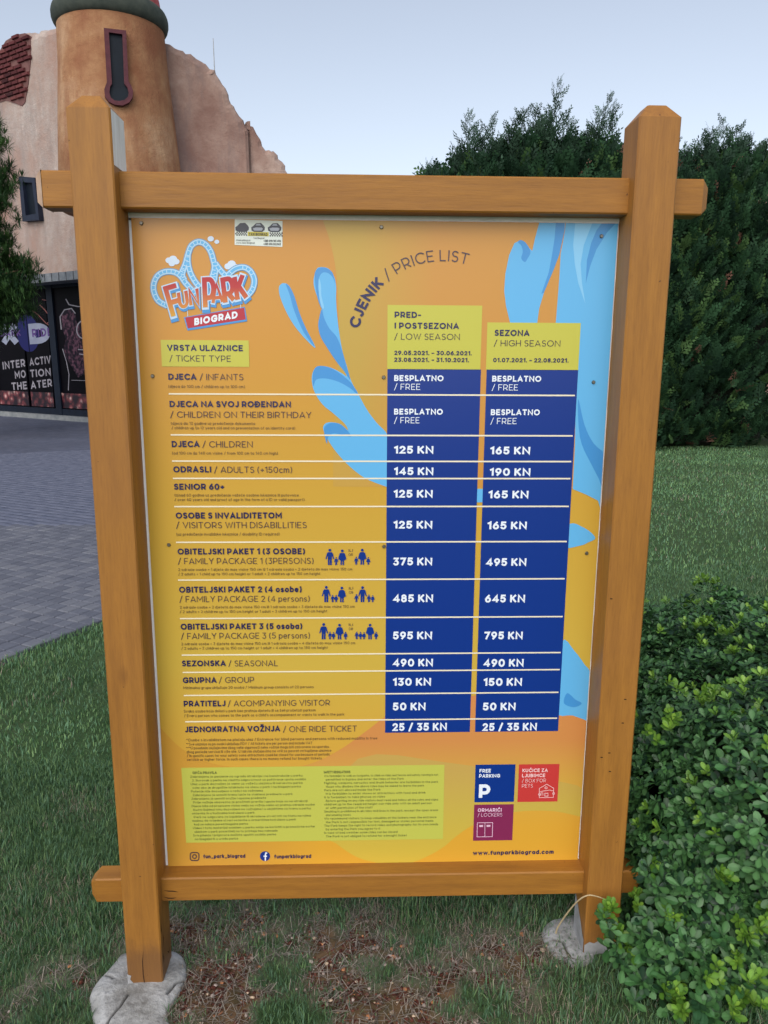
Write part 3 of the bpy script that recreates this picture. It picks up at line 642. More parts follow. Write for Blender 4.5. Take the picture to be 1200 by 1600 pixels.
def crack(pts, wd, frame, parent):
    w_ = [wd*(1-abs(2*i/(len(pts)-1)-1)**2*.85) for i in range(len(pts))]
    V = [frame(p[0]-w_[i]/2*pn_[0], p[1]-w_[i]/2*pn_[1]) for i, p in enumerate(pts) for pn_ in [nrm(pts, i)]]+[frame(p[0]+w_[i]/2*pn_[0], p[1]+w_[i]/2*pn_[1]) for i, p in enumerate(pts) for pn_ in [nrm(pts, i)]]
    n = len(pts); part('crack', V, [(i, i+1, n+i+1, n+i) for i in range(n-1)], M_crack, parent)
def nrm(pts, i):
    a = pts[max(i-1, 0)]; b = pts[min(i+1, len(pts)-1)]; d = (b[0]-a[0], b[1]-a[1]); l = math.hypot(*d)+1e-9; return (-d[1]/l, d[0]/l)
def SP(px, py, y, lx=0): P = ony(px, py, y); return (P[0]-LEAN*P[2], P[2])
crack([SP(x, y, 0) for x, y in ((224, 1490), (223, 1505), (224, 1525), (226, 1538), (228, 1550))], .0022, lambda a, b: (a, -.0006, b), postL)
crack([SP(x, y, RS) for x, y in ((256, 1394), (264, 1395), (271, 1395), (279, 1396.5))], .003, lambda a, b: (a, RS-.0006, b), railB)
crack([SP(x, y, RS) for x, y in ((256, 1404), (263, 1406), (270, 1406), (276, 1405))], .003, lambda a, b: (a, RS-.0006, b), railB)
for pts in ([(.012, .17), (.010, .155), (.014, .14)], [(.02, .135), (.022, .12), (.018, .1)], [(.012, .09), (.016, .07), (.013, .06)], [(.05, .06), (.06, .05), (.07, .056)]):
    crack(pts, .004, lambda a, b: (PL+PW+.0007, a, b), postL)
part('cement_chip', [(PL+x_, -.0007, z_) for x_, z_ in ((.0, .0), (.012, .0), (.009, .01), (.013, .02), (.006, .03), (.009, .04), (.0, .044))], tri([(x_, z_) for x_, z_ in ((.0, .0), (.012, .0), (.009, .01), (.013, .02), (.006, .03), (.009, .04), (.0, .044))]), M_cement, postL)
mk = MB()
for (px, py) in ((955, 932), (977, 1089), (973, 1126), (952, 1173), (940, 1180), (953, 1202)):
    a, b = SP(px, py, 0); mk.add([(a-.0028, -.0006, b-.001), (a+.0028, -.0006, b-.0014), (a+.003, -.0006, b+.001), (a-.002, -.0006, b+.0014)], [(0, 1, 2, 3)])
part('knock_mark', mk.v, mk.f, M_crack, postR)

# ---- the printed board
PS = .0794
def SPn(px, py): P = ony(px, py, PS); return (P[0]-LEAN*P[2], P[2])
corn = [(201.5, 343.5), (967.7, 345.7), (905.5, 1355), (262.4, 1369.6)]
U0, U1, W0, W1 = -.4966, .4966, .2465, 1.7470
def homography(src, dst):
    A_ = []
    for (x, y), (u, v) in zip(src, dst):
        A_.append([x, y, 1, 0, 0, 0, -u*x, -u*y, -u]); A_.append([0, 0, 0, x, y, 1, -v*x, -v*y, -v])
    return np.linalg.svd(np.array(A_))[2][-1].reshape(3, 3)
Hm = homography([(x/1000, y/1000) for x, y in corn], [(U0, W1), (U1, W1), (U1, W0), (U0, W0)])
def PB(px, py): q_ = Hm@np.array([px/1000, py/1000, 1]); return (q_[0]/q_[2], q_[1]/q_[2])
backb = part('backing_board', *(lambda m: (m.v, m.f))(MB().box(U0-.0, U1+.004, PS+.003, PS+.012, W0-.002, 1.7573+.03)), M_bare, sign)
# ragged whitish edge of the backing board
r3 = random.Random(4)
def rag(pts, mat): 
    T = tri(pts); V = [(p[0], PS+.0024, p[1]) for p in pts]; part('board_edge', V, T, mat, backb)
M_edge = noisy('white_board_edge', rgb(232, 236, 240), rgb(248, 250, 252), 30, .7, .001)
rag([(U0-.009, 1.757), (U1+.008, 1.757), (U1+.008, W1-.004), (U0-.009, W1-.004)], M_edge)
zl = np.linspace(W0, W1, 60)
rag([(U0+.003, z_) for z_ in zl]+[(U0-.005-r3.uniform(0, .004)-.002*(z_ < .8), z_) for z_ in zl[::-1]], M_edge)
rag([(U1-.003, z_) for z_ in zl]+[(U1+.0015+r3.uniform(0, .0015), z_) for z_ in zl[::-1]], M_edge)
def flat(name, c, rough=.3): m = Mat(name, rough, .45); m.base(c); return m.m
KP = .79
def P_(r, g, b):
    k = KP if min(r, g, b) < 150 else .95
    if b > 200 and r < 160: k = .86
    return rgb(r, g, b, k)
def grad_mat(name, stops_z, side=None):
    m = Mat(name, .3, .45); tc = m.n('ShaderNodeTexCoord'); sx = m.n('ShaderNodeSeparateXYZ'); m.l(tc.outputs['Object'], sx.inputs[0])
    mr = m.n('ShaderNodeMapRange'); mr.inputs['From Min'].default_value = W0; mr.inputs['From Max'].default_value = W1; m.l(sx.outputs['Z'], mr.inputs[0])
    c = m.ramp(mr.outputs[0], stops_z)
    if side:
        m2 = m.n('ShaderNodeMapRange'); m2.inputs['From Min'].default_value = side[0]; m2.inputs['From Max'].default_value = side[1]; m.l(sx.outputs['X'], m2.inputs[0])
        f = m2.outputs[0]
        if len(side) > 3:
            mr3 = m.n('ShaderNodeMapRange'); mr3.inputs['From Min'].default_value = side[3]; mr3.inputs['From Max'].default_value = side[4]; m.l(sx.outputs['Z'], mr3.inputs[0])
            mm = m.n('ShaderNodeMath', operation='MULTIPLY'); m.l(f, mm.inputs[0]); m.l(mr3.outputs[0], mm.inputs[1]); f = mm.outputs[0]
        c = m.mix(f, c, side[2])
    m.base(c); return m.m
ORA, MUS, YEL, YGR = P_(222, 158, 62), P_(222, 168, 76), P_(226, 186, 78), P_(214, 196, 82)
M_print = grad_mat('print_orange_to_yellow', [(.0, P_(236, 176, 60)), (.12, P_(232, 172, 66)), (.36, P_(220, 186, 76)), (.62, P_(220, 174, 66)), (.85, ORA), (1, P_(220, 155, 68))])
def bpart(name, pts, lay, mat, parent=None, label=None):
    p = Print(PF); p.poly(pts, lay); return part(name, p.v, p.f, mat, parent or panel, label=label)
def PF(s, t, lay): return (s, PS-.0003-lay*.0003, t)
panel = part('panel', *(lambda m: (m.v, m.f))(MB().box(U0, U1, PS, PS+.003, W0, W1)), M_print, sign)
def pp(pts): return [PB(*p) for p in pts]
def curve(pts, n=5, closed=True):
    P = np.array(pts, float); N = len(P); out = []
    rg = range(N) if closed else range(N-1)
    for i in rg:
        p0, p1, p2, p3 = (P[(i-1) % N], P[i], P[(i+1) % N], P[(i+2) % N]) if closed else (P[max(i-1, 0)], P[i], P[i+1], P[min(i+2, N-1)])
        for k in range(n):
            t = k/n; out.append(tuple(.5*((2*p1)+(-p0+p2)*t+(2*p0-5*p1+4*p2-p3)*t*t+(-p0+3*p1-3*p2+p3)*t**3)))
    if not closed: out.append(tuple(P[-1]))
    return out
def clipbox(pts, e=.0005): return [(min(max(a, U0+e), U1-e), min(max(b, W0+e), W1-e)) for a, b in pts]
# big yellow disc (upper middle to lower left), fading to orange on the right
big_l = curve([(503, 345), (515, 380), (524, 425), (527, 480), (522, 560), (505, 640), (470, 720), (420, 790), (350, 850), (270, 890), (232, 900)], 4, False)
M_disc = grad_mat('print_mustard_disc', [(.0, YEL), (.36, P_(220, 190, 84)), (.6, P_(212, 172, 80)), (.85, P_(208, 172, 80)), (1, P_(214, 172, 78))], (PB(560, 400)[0], PB(690, 400)[0], P_(222, 146, 78), PB(600, 800)[1], PB(600, 600)[1]))
up = clipbox(pp([(503, 340)]+curve([(503, 345), (515, 380), (524, 425), (528, 480), (528, 540), (524, 620), (520, 700)], 4, False)+[(520, 760), (985, 760), (985, 340)]))
bpart('printed_disc', up, .3, grad_mat('print_upper_disc', [(.0, YEL), (.5, P_(216, 174, 80)), (.62, P_(214, 170, 80)), (.85, P_(208, 172, 76)), (1, P_(212, 172, 74))], (PB(560, 400)[0], PB(680, 400)[0], P_(220, 158, 74))))
# orange lower field around the tiles, below the upper disc edge
low = clipbox(pp(curve([(225, 1118), (248, 1138), (275, 1165), (305, 1185), (350, 1198), (420, 1203), (480, 1195), (530, 1172), (575, 1140), (610, 1115), (660, 1097), (745, 1085), (820, 1092), (885, 1109), (935, 1126)], 4, False)+[(925, 1285), (905, 1400), (250, 1400), (230, 1200)]))
bpart('printed_field', low, .6, grad_mat('print_lower_field', [(.0, P_(236, 178, 58)), (.08, P_(236, 178, 62)), (.16, P_(226, 178, 78)), (.23, P_(224, 152, 84)), (.3, P_(226, 150, 86)), (1, ORA)], (PB(500, 1200)[0], PB(380, 1200)[0], P_(222, 166, 66))))
bl = clipbox(pp(curve([(235, 1248), (262, 1243), (300, 1228), (340, 1205), (300, 1190), (262, 1155), (240, 1138)], 4, False)+[(228, 1140)]))
ball = pp(curve([(500, 1295), (525, 1317), (557, 1338), (588, 1347), (616, 1351), (647, 1346), (673, 1335), (695, 1322), (715, 1305), (739, 1289), (777, 1273), (822, 1265), (870, 1265), (925, 1272), (930, 1235), (860, 1215), (700, 1190), (560, 1185)], 4))
bpart('printed_ball', clipbox(ball), .8, grad_mat('print_yellow_ball', [(0, P_(226, 196, 70)), (.1, P_(216, 190, 82)), (.18, P_(212, 176, 92)), (1, P_(222, 154, 84))]))
# water splashes
CB, CM, CL_ = P_(104, 188, 242), P_(72, 154, 222), P_(140, 208, 250)
M_sky1, M_sky2, M_sky3 = flat('print_light_blue', CB), flat('print_mid_blue', CM), flat('print_pale_blue', CL_)
c3 = lambda L: [(200+x/3, 330+y/3) for x, y in L]; c4 = lambda L: [(580+x/3, 330+y/3) for x, y in L]
def splash(px, lay, mat, closed=True): bpart('printed_splash', clipbox(pp(curve(px, 4) if closed else px)), lay, mat)
splash(c3([(702, 370), (707, 350), (725, 340), (750, 352), (775, 400), (800, 480), (830, 550), (875, 640), (835, 608), (780, 545), (740, 480), (710, 410)]), 1.2, M_sky1)
splash(c3([(735, 345), (752, 356), (775, 400), (800, 480), (830, 550), (872, 636), (820, 570), (775, 470), (755, 400)]), 1.5, M_sky2)
splash([(489.5, 432), (494, 420), (503, 418), (513, 421), (521, 433), (524, 448), (524, 470), (526, 495), (529, 520), (534, 548), (541, 572), (548, 595), (560, 617), (573, 640), (588, 660), (606, 681), (608, 720), (608, 758), (602, 759), (569, 746), (541, 724), (520, 700), (508, 680), (504, 668), (509, 661), (520, 660), (532, 663), (543, 672), (538, 662), (520, 646), (503, 632), (490, 612), (486, 592), (490, 577), (500, 572), (517, 575), (533, 583), (541, 588), (535, 577), (522, 560), (509, 541), (500, 523), (497, 508), (499, 495), (502, 484), (495, 466), (489, 447)], 1.2, M_sky1)
splash(c3([(872, 330), (872, 290), (890, 268), (925, 268), (955, 290), (968, 340), (955, 310), (930, 290), (905, 292), (890, 320), (888, 370), (905, 430), (905, 460), (885, 410)]), 1.5, M_sky2)
splash(c3([(893, 500), (905, 460), (915, 500), (940, 550), (975, 590), (1000, 650), (1020, 720), (1040, 790), (1010, 750), (970, 700), (930, 640), (900, 590), (888, 540)]), 1.5, M_sky2)
splash(c3([(862, 790), (865, 755), (880, 730), (915, 727), (960, 742), (1010, 775), (1050, 812), (1080, 862), (1040, 830), (985, 800), (925, 785), (880, 790), (866, 820)]), 1.5, M_sky2)
splash(c3([(918, 1045), (920, 1010), (950, 993), (990, 997), (1020, 1020), (1045, 1055), (1010, 1050), (960, 1042), (935, 1060), (930, 1090)]), 1.5, M_sky2)
splash(c3([(890, 320), (900, 345), (903, 400), (915, 450), (905, 455), (892, 400)]), 1.8, M_sky3)
splash(c4([(790, 40), (770, 120), (757, 180), (742, 165), (722, 138), (700, 129), (672, 145), (648, 200), (630, 290), (625, 370), (634, 440), (655, 525)])+c4([(780, 525), (790, 450), (820, 350), (860, 262), (885, 195), (900, 125), (910, 75), (912, 40)]), 1.2, M_sky1, False)
splash(c4([(700, 129), (722, 138), (742, 165), (748, 190), (735, 215), (722, 232), (705, 215), (712, 185), (705, 155), (690, 140)]), 1.5, M_sky2)
splash(c4([(868, 40), (862, 120), (850, 200), (835, 280), (800, 380), (812, 375), (860, 262), (885, 195), (900, 125), (910, 75), (908, 40)]), 1.5, M_sky2, False)
splash(c4([(915, 40), (912, 75), (903, 130), (891, 190), (886, 290), (878, 400), (868, 525)])+[(890, 560), (902, 600), (900, 700), (897, 761), (917, 769), (937, 779), (960, 790), (985, 340)], 1.2, M_sky1, False)
splash(c4([(960, 40), (950, 150), (958, 240), (975, 330), (1008, 425), (992, 330), (985, 240), (1000, 150), (1040, 40)]), 1.5, M_sky3, False)
splash(c4([(1085, 40), (1060, 80), (1035, 140), (1015, 220), (1010, 330), (1030, 250), (1060, 170), (1110, 90), (1150, 40)]), 1.5, M_sky2, False)
splash([(905, 620), (915, 660), (930, 690), (955, 715), (950, 760), (925, 720), (908, 680)], 1.5, M_sky2)
splash([(894, 815), (910, 819), (925, 828), (932.5, 838), (922, 844), (910, 849), (880, 853), (870, 830)], 1.2, M_sky1)
splash([(880, 1001), (901, 1015), (917, 1036), (935, 1060), (935, 1128), (921, 1123), (898, 1115), (870, 1105)], 1.2, M_sky1)
splash([(889, 1080), (902, 1090), (912, 1096), (900, 1102), (884, 1096)], 1.5, M_sky2)
splash([(744, 762), (756, 762), (755, 783), (743, 783)], 1.2, M_sky1, False)
# header plates and price columns
M_plate = flat('print_lime_plate', P_(212, 208, 84)); M_col = flat('print_royal_blue', P_(14, 56, 146)); M_white = flat('print_white', P_(232, 240, 250)); M_ink = flat('print_navy_ink', P_(44, 42, 92))
M_ink2 = flat('print_thin_ink', P_(78, 62, 78)); M_small = flat('print_small_ink', P_(116, 92, 66)); M_line = flat('print_rule_cream', P_(238, 228, 200))
def rectpx(a, b, lay, mat, name, label=None):
    x0, z1 = PB(*a); x1, z0 = PB(*b); return bpart(name, [(x0, z0), (x1, z0), (x1, z1), (x0, z1)], lay, mat, label=label)
h1 = rectpx((605, 476), (751, 576), 2, M_plate, 'header_plate'); h2 = rectpx((762, 502), (905, 575.5), 2, M_plate, 'header_plate'); h0 = rectpx((248.5, 533.5), (388, 574.5), 2, M_plate, 'header_plate')
xa, za = PB(605, 576); xb = PB(752, 576)[0]; zb = PB(604.5, 1144)[1]; xc = PB(761, 575.5)[0]; xd = PB(905, 575.5)[0]
col1 = bpart('price_column', [(xa, zb), (xb, zb), (xb, za), (xa, za)], 2, M_col); col2 = bpart('price_column', [(xc, zb), (xd, zb), (xd, za), (xc, za)], 2, M_col)
rows = [(262, 617.5), (264, 681.5), (267, 722.3), (270, 749.3), (272, 793.3), (275, 849), (277, 908), (280, 968), (281, 1025), (284, 1052), (285, 1088), (286, 1129)]
for px, py in rows:
    s, t_ = PB(px, py); s0 = PB(262, 617)[0]-.001; hgt = .0016
    bpart('rule_line', [(s0, t_-hgt), (xd-.004, t_-hgt), (xd-.004, t_+hgt), (s0, t_+hgt)], 2.6, M_line)
TR = {'B': .15, 'L': .17, 'S': .18, 'M': .17, 'H': .15}
def T(txt, xl, yb, xr, cap, wt, mat, lay=4, name='lettering', track=None):
    a = PB(xl, yb); b = PB(xr, yb); c = PB(xl, yb-cap); h = c[1]-a[1]
    t = {'B': .225, 'L': .105, 'S': .13, 'M': .17, 'H': .24}[wt]; _, W = layout(txt, t, TR[wt]); k = (b[0]-a[0])/W
    p = Print(PF); p.text(txt, lambda x, y: (a[0]+x*k, a[1]+y*h), t, lay, track=TR[wt])
    return p
def TT(items, mat, name='lettering', parent=None, lay=4):
    if name == 'lettering' and len(items) > 1:
        for it in items: TT([it], mat, name, parent, lay)
        return
    V = []; F = []
    for it in items:
        p = T(*it, mat, lay); b = len(V); V += p.v; F += [tuple(i+b for i in f) for f in p.f]
    return part(name, V, F, mat, parent or panel)
TT([('VRSTA ULAZNICE', 259, 550.5, 378, 9.7, 'B')], M_ink); TT([('/ TICKET TYPE', 262.5, 567, 359, 9.7, 'L')], M_ink2)
entries = [
 ([('DJECA', 261, 595.5, 305, 9.7, 'B')], [('/ INFANTS', 310, 595.5, 378.5, 9.7, 'L')], [('(djeca do 100 cm / children up to 100 cm)', 261, 608, 381, 4.6, 'S')]),
 ([('DJECA NA SVOJ ROĐENDAN', 263, 638, 453.5, 9.7, 'B')], [('/ CHILDREN ON THEIR BIRTHDAY', 264, 654.5, 485.5, 9.7, 'L')], [('(djeca do 12 godina uz predočenje dokumenta', 265, 665.5, 397, 4.4, 'S'), ('/ children up to 12 years old and on presentation of an identity card)', 266, 672.5, 460, 4.4, 'S')]),
 ([('DJECA', 266.5, 700.5, 310, 9.7, 'B')], [('/ CHILDREN', 314.5, 700.5, 393.5, 9.7, 'L')], [('(od 100 cm do 140 cm visine / from 100 cm to 140 cm high)', 267, 712, 433, 4.6, 'S')]),
 ([('ODRASLI', 269, 740, 328.5, 9.7, 'B')], [('/ ADULTS (+150cm)', 333, 740, 455.5, 9.7, 'L')], []),
 ([('SENIOR 60+', 270, 767, 349, 9.7, 'B')], [], [('(iznad 60 godina uz predočenje važeće osobne iskaznice ili putovnice', 271, 777.5, 466, 4.4, 'S'), ('/ over 60 years old and proof of age in the form of a ID or valid passport)', 271, 784.5, 475, 4.4, 'S')]),
 ([('OSOBE S INVALIDITETOM', 273, 812, 439.5, 9.7, 'B')], [('/ VISITORS WITH DISABILLITIES', 273.5, 827, 478.5, 9.7, 'L')], [('(uz predočenje invalidske iskaznice / disability ID required)', 274, 838.5, 436, 4.6, 'S')]),
 ([('OBITELJSKI PAKET 1 (3 OSOBE)', 276, 868, 476, 9.5, 'B')], [('/ FAMILY PACKAGE 1 (3PERSONS)', 276.5, 883, 489.5, 9.5, 'L')], [('2 odrasle osobe + 1 dijete do max visine 150 cm ili 1 odrasla osoba + 2 djeteta do max visine 150 cm', 277, 893.5, 550, 4.2, 'S'), ('/ 2 adults + 1 child up to 150 cm height or 1 adult + 2 children up to 150 cm height', 277, 900.5, 500, 4.2, 'S')]),
 ([('OBITELJSKI PAKET 2 (4 osobe)', 278.5, 927.5, 471, 9.5, 'B')], [('/ FAMILY PACKAGE 2 (4 persons)', 279, 942.3, 483.5, 9.5, 'L')], [('2 odrasle osobe + 2 djeteta do max visine 150 cm ili 1 odrasla osoba + 3 djeteta do max visine 150 cm', 279.5, 952.3, 554, 4.2, 'S'), ('/ 2 adults + 2 children up to 150 cm height or 1 adult + 3 children up to 150 cm height', 279.5, 959.3, 511, 4.2, 'S')]),
 ([('OBITELJSKI PAKET 3 (5 osoba)', 281, 985.3, 472, 9.5, 'B')], [('/ FAMILY PACKAGE 3 (5 persons)', 281.5, 1000, 484, 9.5, 'L')], [('2 odrasle osobe + 3 djeteta do max visine 150 cm ili 1 odrasla osoba + 4 djeteta do max visine 150 cm', 282, 1009.5, 555, 4.2, 'S'), ('/ 2 adults + 3 children up to 150 cm height or 1 adult + 4 children up to 150 cm height', 282, 1016.5, 512, 4.2, 'S')]),
 ([('SEZONSKA', 283, 1042.5, 352, 9.2, 'B')], [('/ SEASONAL', 356, 1042, 433.5, 9.2, 'L')], []),
 ([('GRUPNA', 284.5, 1068.7, 337.5, 9.2, 'B')], [('/ GROUP', 341, 1068, 396.5, 9.2, 'L')], [('Minimalna grupa uključuje 20 osoba / Minimum group consists of 20 persons', 285, 1078, 490, 4.2, 'S')]),
 ([('PRATITELJ', 286, 1105.3, 351.5, 9.2, 'B')], [('/ ACOMPANYING VISITOR', 355, 1104.5, 515.5, 9.2, 'L')], [('Svaka osoba koja dolazi u park kao pratnja djetetu ili se želi prošetati parkom', 286, 1114.5, 493, 4.2, 'S'), ("/ Every person who comes to the park as a child's accompaniment or wants to walk in the park", 286.5, 1121.5, 538, 4.2, 'S')]),
 ([('JEDNOKRATNA VOŽNJA', 288, 1145.5, 437.5, 9.2, 'B')], [('/ ONE RIDE TICKET', 442, 1144, 558, 9.2, 'L')], [])]
for b_, l_, s_ in entries:
    TT(b_, M_ink)
    if l_: TT(l_, M_ink2)
    if s_: TT(s_, M_small, 'small_print')
TT([('*Osobe s invaliditetom ne plaćaju ulaz / Entrance for blind persons and persons with reduced mobility is free', 290, 1159.5, 590, 4.2, 'S'),
    ('**Sve ulaznice su po osobi i uključuju PDV / All tickets are per person and include VAT', 290, 1166, 488, 4.2, 'S'),
    ('***U posebnim slučajevima zbog vaše sigurnosti neke vožnje mogu biti zatvorene za uporabu', 290, 1172, 514, 4.2, 'S'),
    ('zbog perioda servisa ili više sile. U takvim slučajevima ne vrši se povrat za kupljene ulaznice', 290.5, 1178, 518, 4.2, 'S'),
    ('/ In specific cases for your safety some attractions could be closed for use because of periodic', 291, 1184, 516, 4.2, 'S'),
    ('service or higher force. In such cases there is no money refund for bought tickets', 291, 1190, 503, 4.2, 'S')], M_small, 'small_print')
TT([('PRED-', 616, 496, 657.5, 9.7, 'B'), ('I POSTSEZONA', 616, 513, 717, 9.7, 'B'), ('29.05.2021. – 30.06.2021.', 615.5, 554, 737.5, 6.8, 'B'), ('23.08.2021. – 31.10.2021.', 615.5, 564.7, 733, 6.8, 'B')], M_ink, parent=h1)
TT([('/ LOW SEASON', 615.5, 530, 718.5, 9.7, 'L')], M_ink2, parent=h1)
TT([('SEZONA', 773, 523, 828, 9.7, 'B'), ('01.07.2021. – 22.08.2021.', 771, 564, 889.5, 6.8, 'B')], M_ink, parent=h2); TT([('/ HIGH SEASON', 772, 539, 876.5, 9.7, 'L')], M_ink2, parent=h2)
def price(c, items): TT(items, M_white, 'price', c)
price(col1, [('BESPLATNO', 615.5, 594.7, 693, 9.3, 'B'), ('/ FREE', 615.5, 608.3, 656.5, 9.5, 'L')]); price(col2, [('BESPLATNO', 769.5, 594.3, 846.5, 9.3, 'B'), ('/ FREE', 769, 608, 810, 9.5, 'L')])
price(col1, [('BESPLATNO', 615.5, 647, 692, 9.3, 'B'), ('/ FREE', 615.5, 660.5, 655.5, 9.5, 'L')]); price(col2, [('BESPLATNO', 767.5, 646.7, 844.5, 9.3, 'B'), ('/ FREE', 767, 660.5, 808, 9.5, 'L')])
for a_, xa_, ya_, xb_, b_, xc_, yc_, xd_ in (('125 KN', 615.5, 708, 677.5, '165 KN', 766.5, 708, 829.5), ('145 KN', 615.5, 741.5, 677.5, '190 KN', 766, 741.5, 830), ('125 KN', 615, 776.7, 676.5, '165 KN', 764, 776.7, 827),
        ('125 KN', 615, 825, 676, '165 KN', 762.5, 825, 824.5), ('375 KN', 614.5, 882.5, 676, '495 KN', 760.5, 882.3, 824), ('485 KN', 614.5, 940, 677.5, '645 KN', 759, 939.3, 822), ('595 KN', 614.5, 998, 676, '795 KN', 758, 997, 818.5),
        ('490 KN', 614.5, 1040.5, 677.5, '490 KN', 757, 1039.8, 820), ('130 KN', 614.5, 1070.5, 674.5, '150 KN', 757, 1069.7, 817.5), ('50 KN', 614.5, 1109, 666, '50 KN', 756, 1108, 807.5), ('25 / 35 KN', 614, 1141, 699.5, '25 / 35 KN', 755.5, 1140, 841)):
    price(col1, [(a_, xa_, ya_, xb_, 12.3, 'B')]); price(col2, [(b_, xc_, yc_, xd_, 12.3, 'B')])
# rules box
s0, z1 = PB(283, 1201); s1_, z0 = PB(695, 1309.5)
gb_ = bpart('rules_plate', [PB(282, 1201), PB(290, 1318), (PB(694, 1309.5)[0], PB(290, 1318)[1]), (PB(696, 1194)[0], PB(282, 1201)[1])], 2, flat('print_pale_lime', P_(208, 210, 92)))
hr = ['Zabranjeno je penjanje na ogradu atrakcija i na konstrukcije u parku', '2. Boravak u parku na vlastitu odgovornost uz poštivanje uputa osoblja', 'Ulaz u park dozvoljen je samo uz važeću ulaznicu ili narukvicu parka', 'osim ako je drugačije istaknuto na ulazu u park i na blagajni parka', 'Pušenje nije dozvoljeno u redu i na vožnjama', 'Zabranjeno je unositi hranu i piće te staklene predmete u park', 'Zabranjeno je unositi oružje i opasne predmete', 'Prije vožnje obavezno je pročitati pravila i upute koje su na atrakciji', 'Djeca niža od propisane visine smiju na vožnju samo uz pratnju odrasle osobe', 'Kućni ljubimci nisu dozvoljeni na vožnjama i u objektima za hranu u parku', 'ostavite ih u kućicama kod ulaza u park', 'Park ne odgovara za izgubljene ili ukradene stvari niti za štetu na njima', 'molimo da vrijedne stvari ostavite u ormarićima kod ulaza u park', 'koji se nalaze pored blagajne parka', 'Video i foto materijal snimljen u parku smije se koristiti u promotivne svrhe', 'ulaskom u park posjetitelj na to pristaje bez naknade', 'Sva pitanja i prigovore možete uputiti osoblju parka', 'na blagajni ili u uredu parka']
er = ['It is forbidden to walk on footpaths, to climb on rides and fences and safety fencing is not', 'permitted to bypass and enter the rides of the Park', 'Fighting, weapons, narcotics and drunk behavior are forbidden in the park', 'those who disobey the above rules may be asked to leave the park', 'Pets are not allowed inside the Park', 'It is forbidden to enter shows or attractions with food and drink', 'It is forbidden to take photos on rides', 'Before getting on any ride visitors must read and follow all the rules and signs', 'children up to the required height can ride only with an adult person', 'or with permission of the staff', 'Smoking is prohibited in all rides and lines in the park, except the open areas', 'and smoking zones', 'We recommend visitors to keep valuables at the lockers near the entrance', 'the Park is not responsible for lost, damaged or stolen personal items', 'The Park keeps the right to record video and photography for its own needs', 'by entering the Park you agree to it', 'In case of bad weather some rides can be closed', 'The Park is not obliged to refund for a bought ticket']
its = [('OPĆA PRAVILA', 300, 1210.5, 338, 4, 'B')]
for k in range(18): its.append((hr[k], 296.5+.28*k+(2.5 if k % 2 else 0), 1216.3+k*5.72, min(296+len(hr[k])*2.6, 492), 3.3, 'S'))
its2 = [('SAFETY REGULATIONS', 506, 1208, 548, 4, 'B')]
for k in range(18): its2.append((er[k], 507+(2.5 if k % 2 else 0), 1213.6+k*5.55, min(507+len(er[k])*2.45, 686), 3.3, 'S'))
TT(its+its2, flat('print_green_ink', P_(104, 112, 66)), 'small_print', gb_)
# family pictograms
def person(pr, x, y, h, dress=False):
    """x centre, y feet, h height in photo px"""
    H_ = h/23.0
    def q(pts, lay): pr.poly(pp([(x+a*H_, y-b*H_) for a, b in pts]), lay)
    q([(2.1*math.cos(t), 20.8+2.1*math.sin(t)) for t in np.linspace(0, 2*PI, 10)[:-1]], 4.0)
    if dress: q([(-2.4, 18), (2.4, 18), (5.2, 9), (2.6, 6.5), (2.6, 0), (.5, 0), (.5, 6), (-.5, 6), (-.5, 0), (-2.6, 0), (-2.6, 6.5), (-5.2, 9)], 4.1)
    else: q([(-3.2, 18), (3.2, 18), (2.8, 9), (2.7, 0), (.4, 0), (.3, 8), (-.3, 8), (-.4, 0), (-2.7, 0), (-2.8, 9)], 4.1)
    q([(-2.6, 18), (-4.2, 16.5), (-6.2, 8.6), (-4.9, 8.2), (-2.6, 14.5)], 4.3); q([(2.6, 18), (4.2, 16.5), (6.2, 8.6), (4.9, 8.2), (2.6, 14.5)], 4.3)
def family(ppl, y):
    pr = Print(PF)
    for x, h, d in ppl: person(pr, x, y, h, d)
    part('family_pictogram', pr.v, pr.f, M_col, panel)
family([(515, 25.5, 0), (525, 12.5, 0), (534.5, 24.5, 1)], 882.5); family([(556.5, 12.5, 0), (566, 25, 1), (575.5, 12, 1)], 881.5)
family([(509.5, 25.5, 0), (519.5, 11.5, 0), (525, 11.5, 1), (534, 24.5, 1)], 940.5); family([(557, 12.5, 0), (566.5, 25, 0), (576.5, 12, 0), (582.5, 11, 1)], 940)
family([(505.5, 25.5, 0), (515.5, 12, 0), (521, 11.5, 1), (530.5, 24.5, 1), (540, 12, 1)], 998.5); family([(557.5, 12, 0), (563.5, 11.5, 1), (569, 11, 1), (578.5, 24.5, 1), (588, 12, 1)], 998)
TT([('ILI', 544.5, 861.5, 551, 4, 'S'), ('OR', 544.5, 868, 551, 4, 'S'), ('ILI', 545, 920.5, 551.5, 4, 'S'), ('OR', 545, 927, 551.5, 4, 'S'), ('ILI', 545, 977.5, 551.5, 4, 'S'), ('OR', 545, 984, 551.5, 4, 'S')], M_ink2, 'small_print')
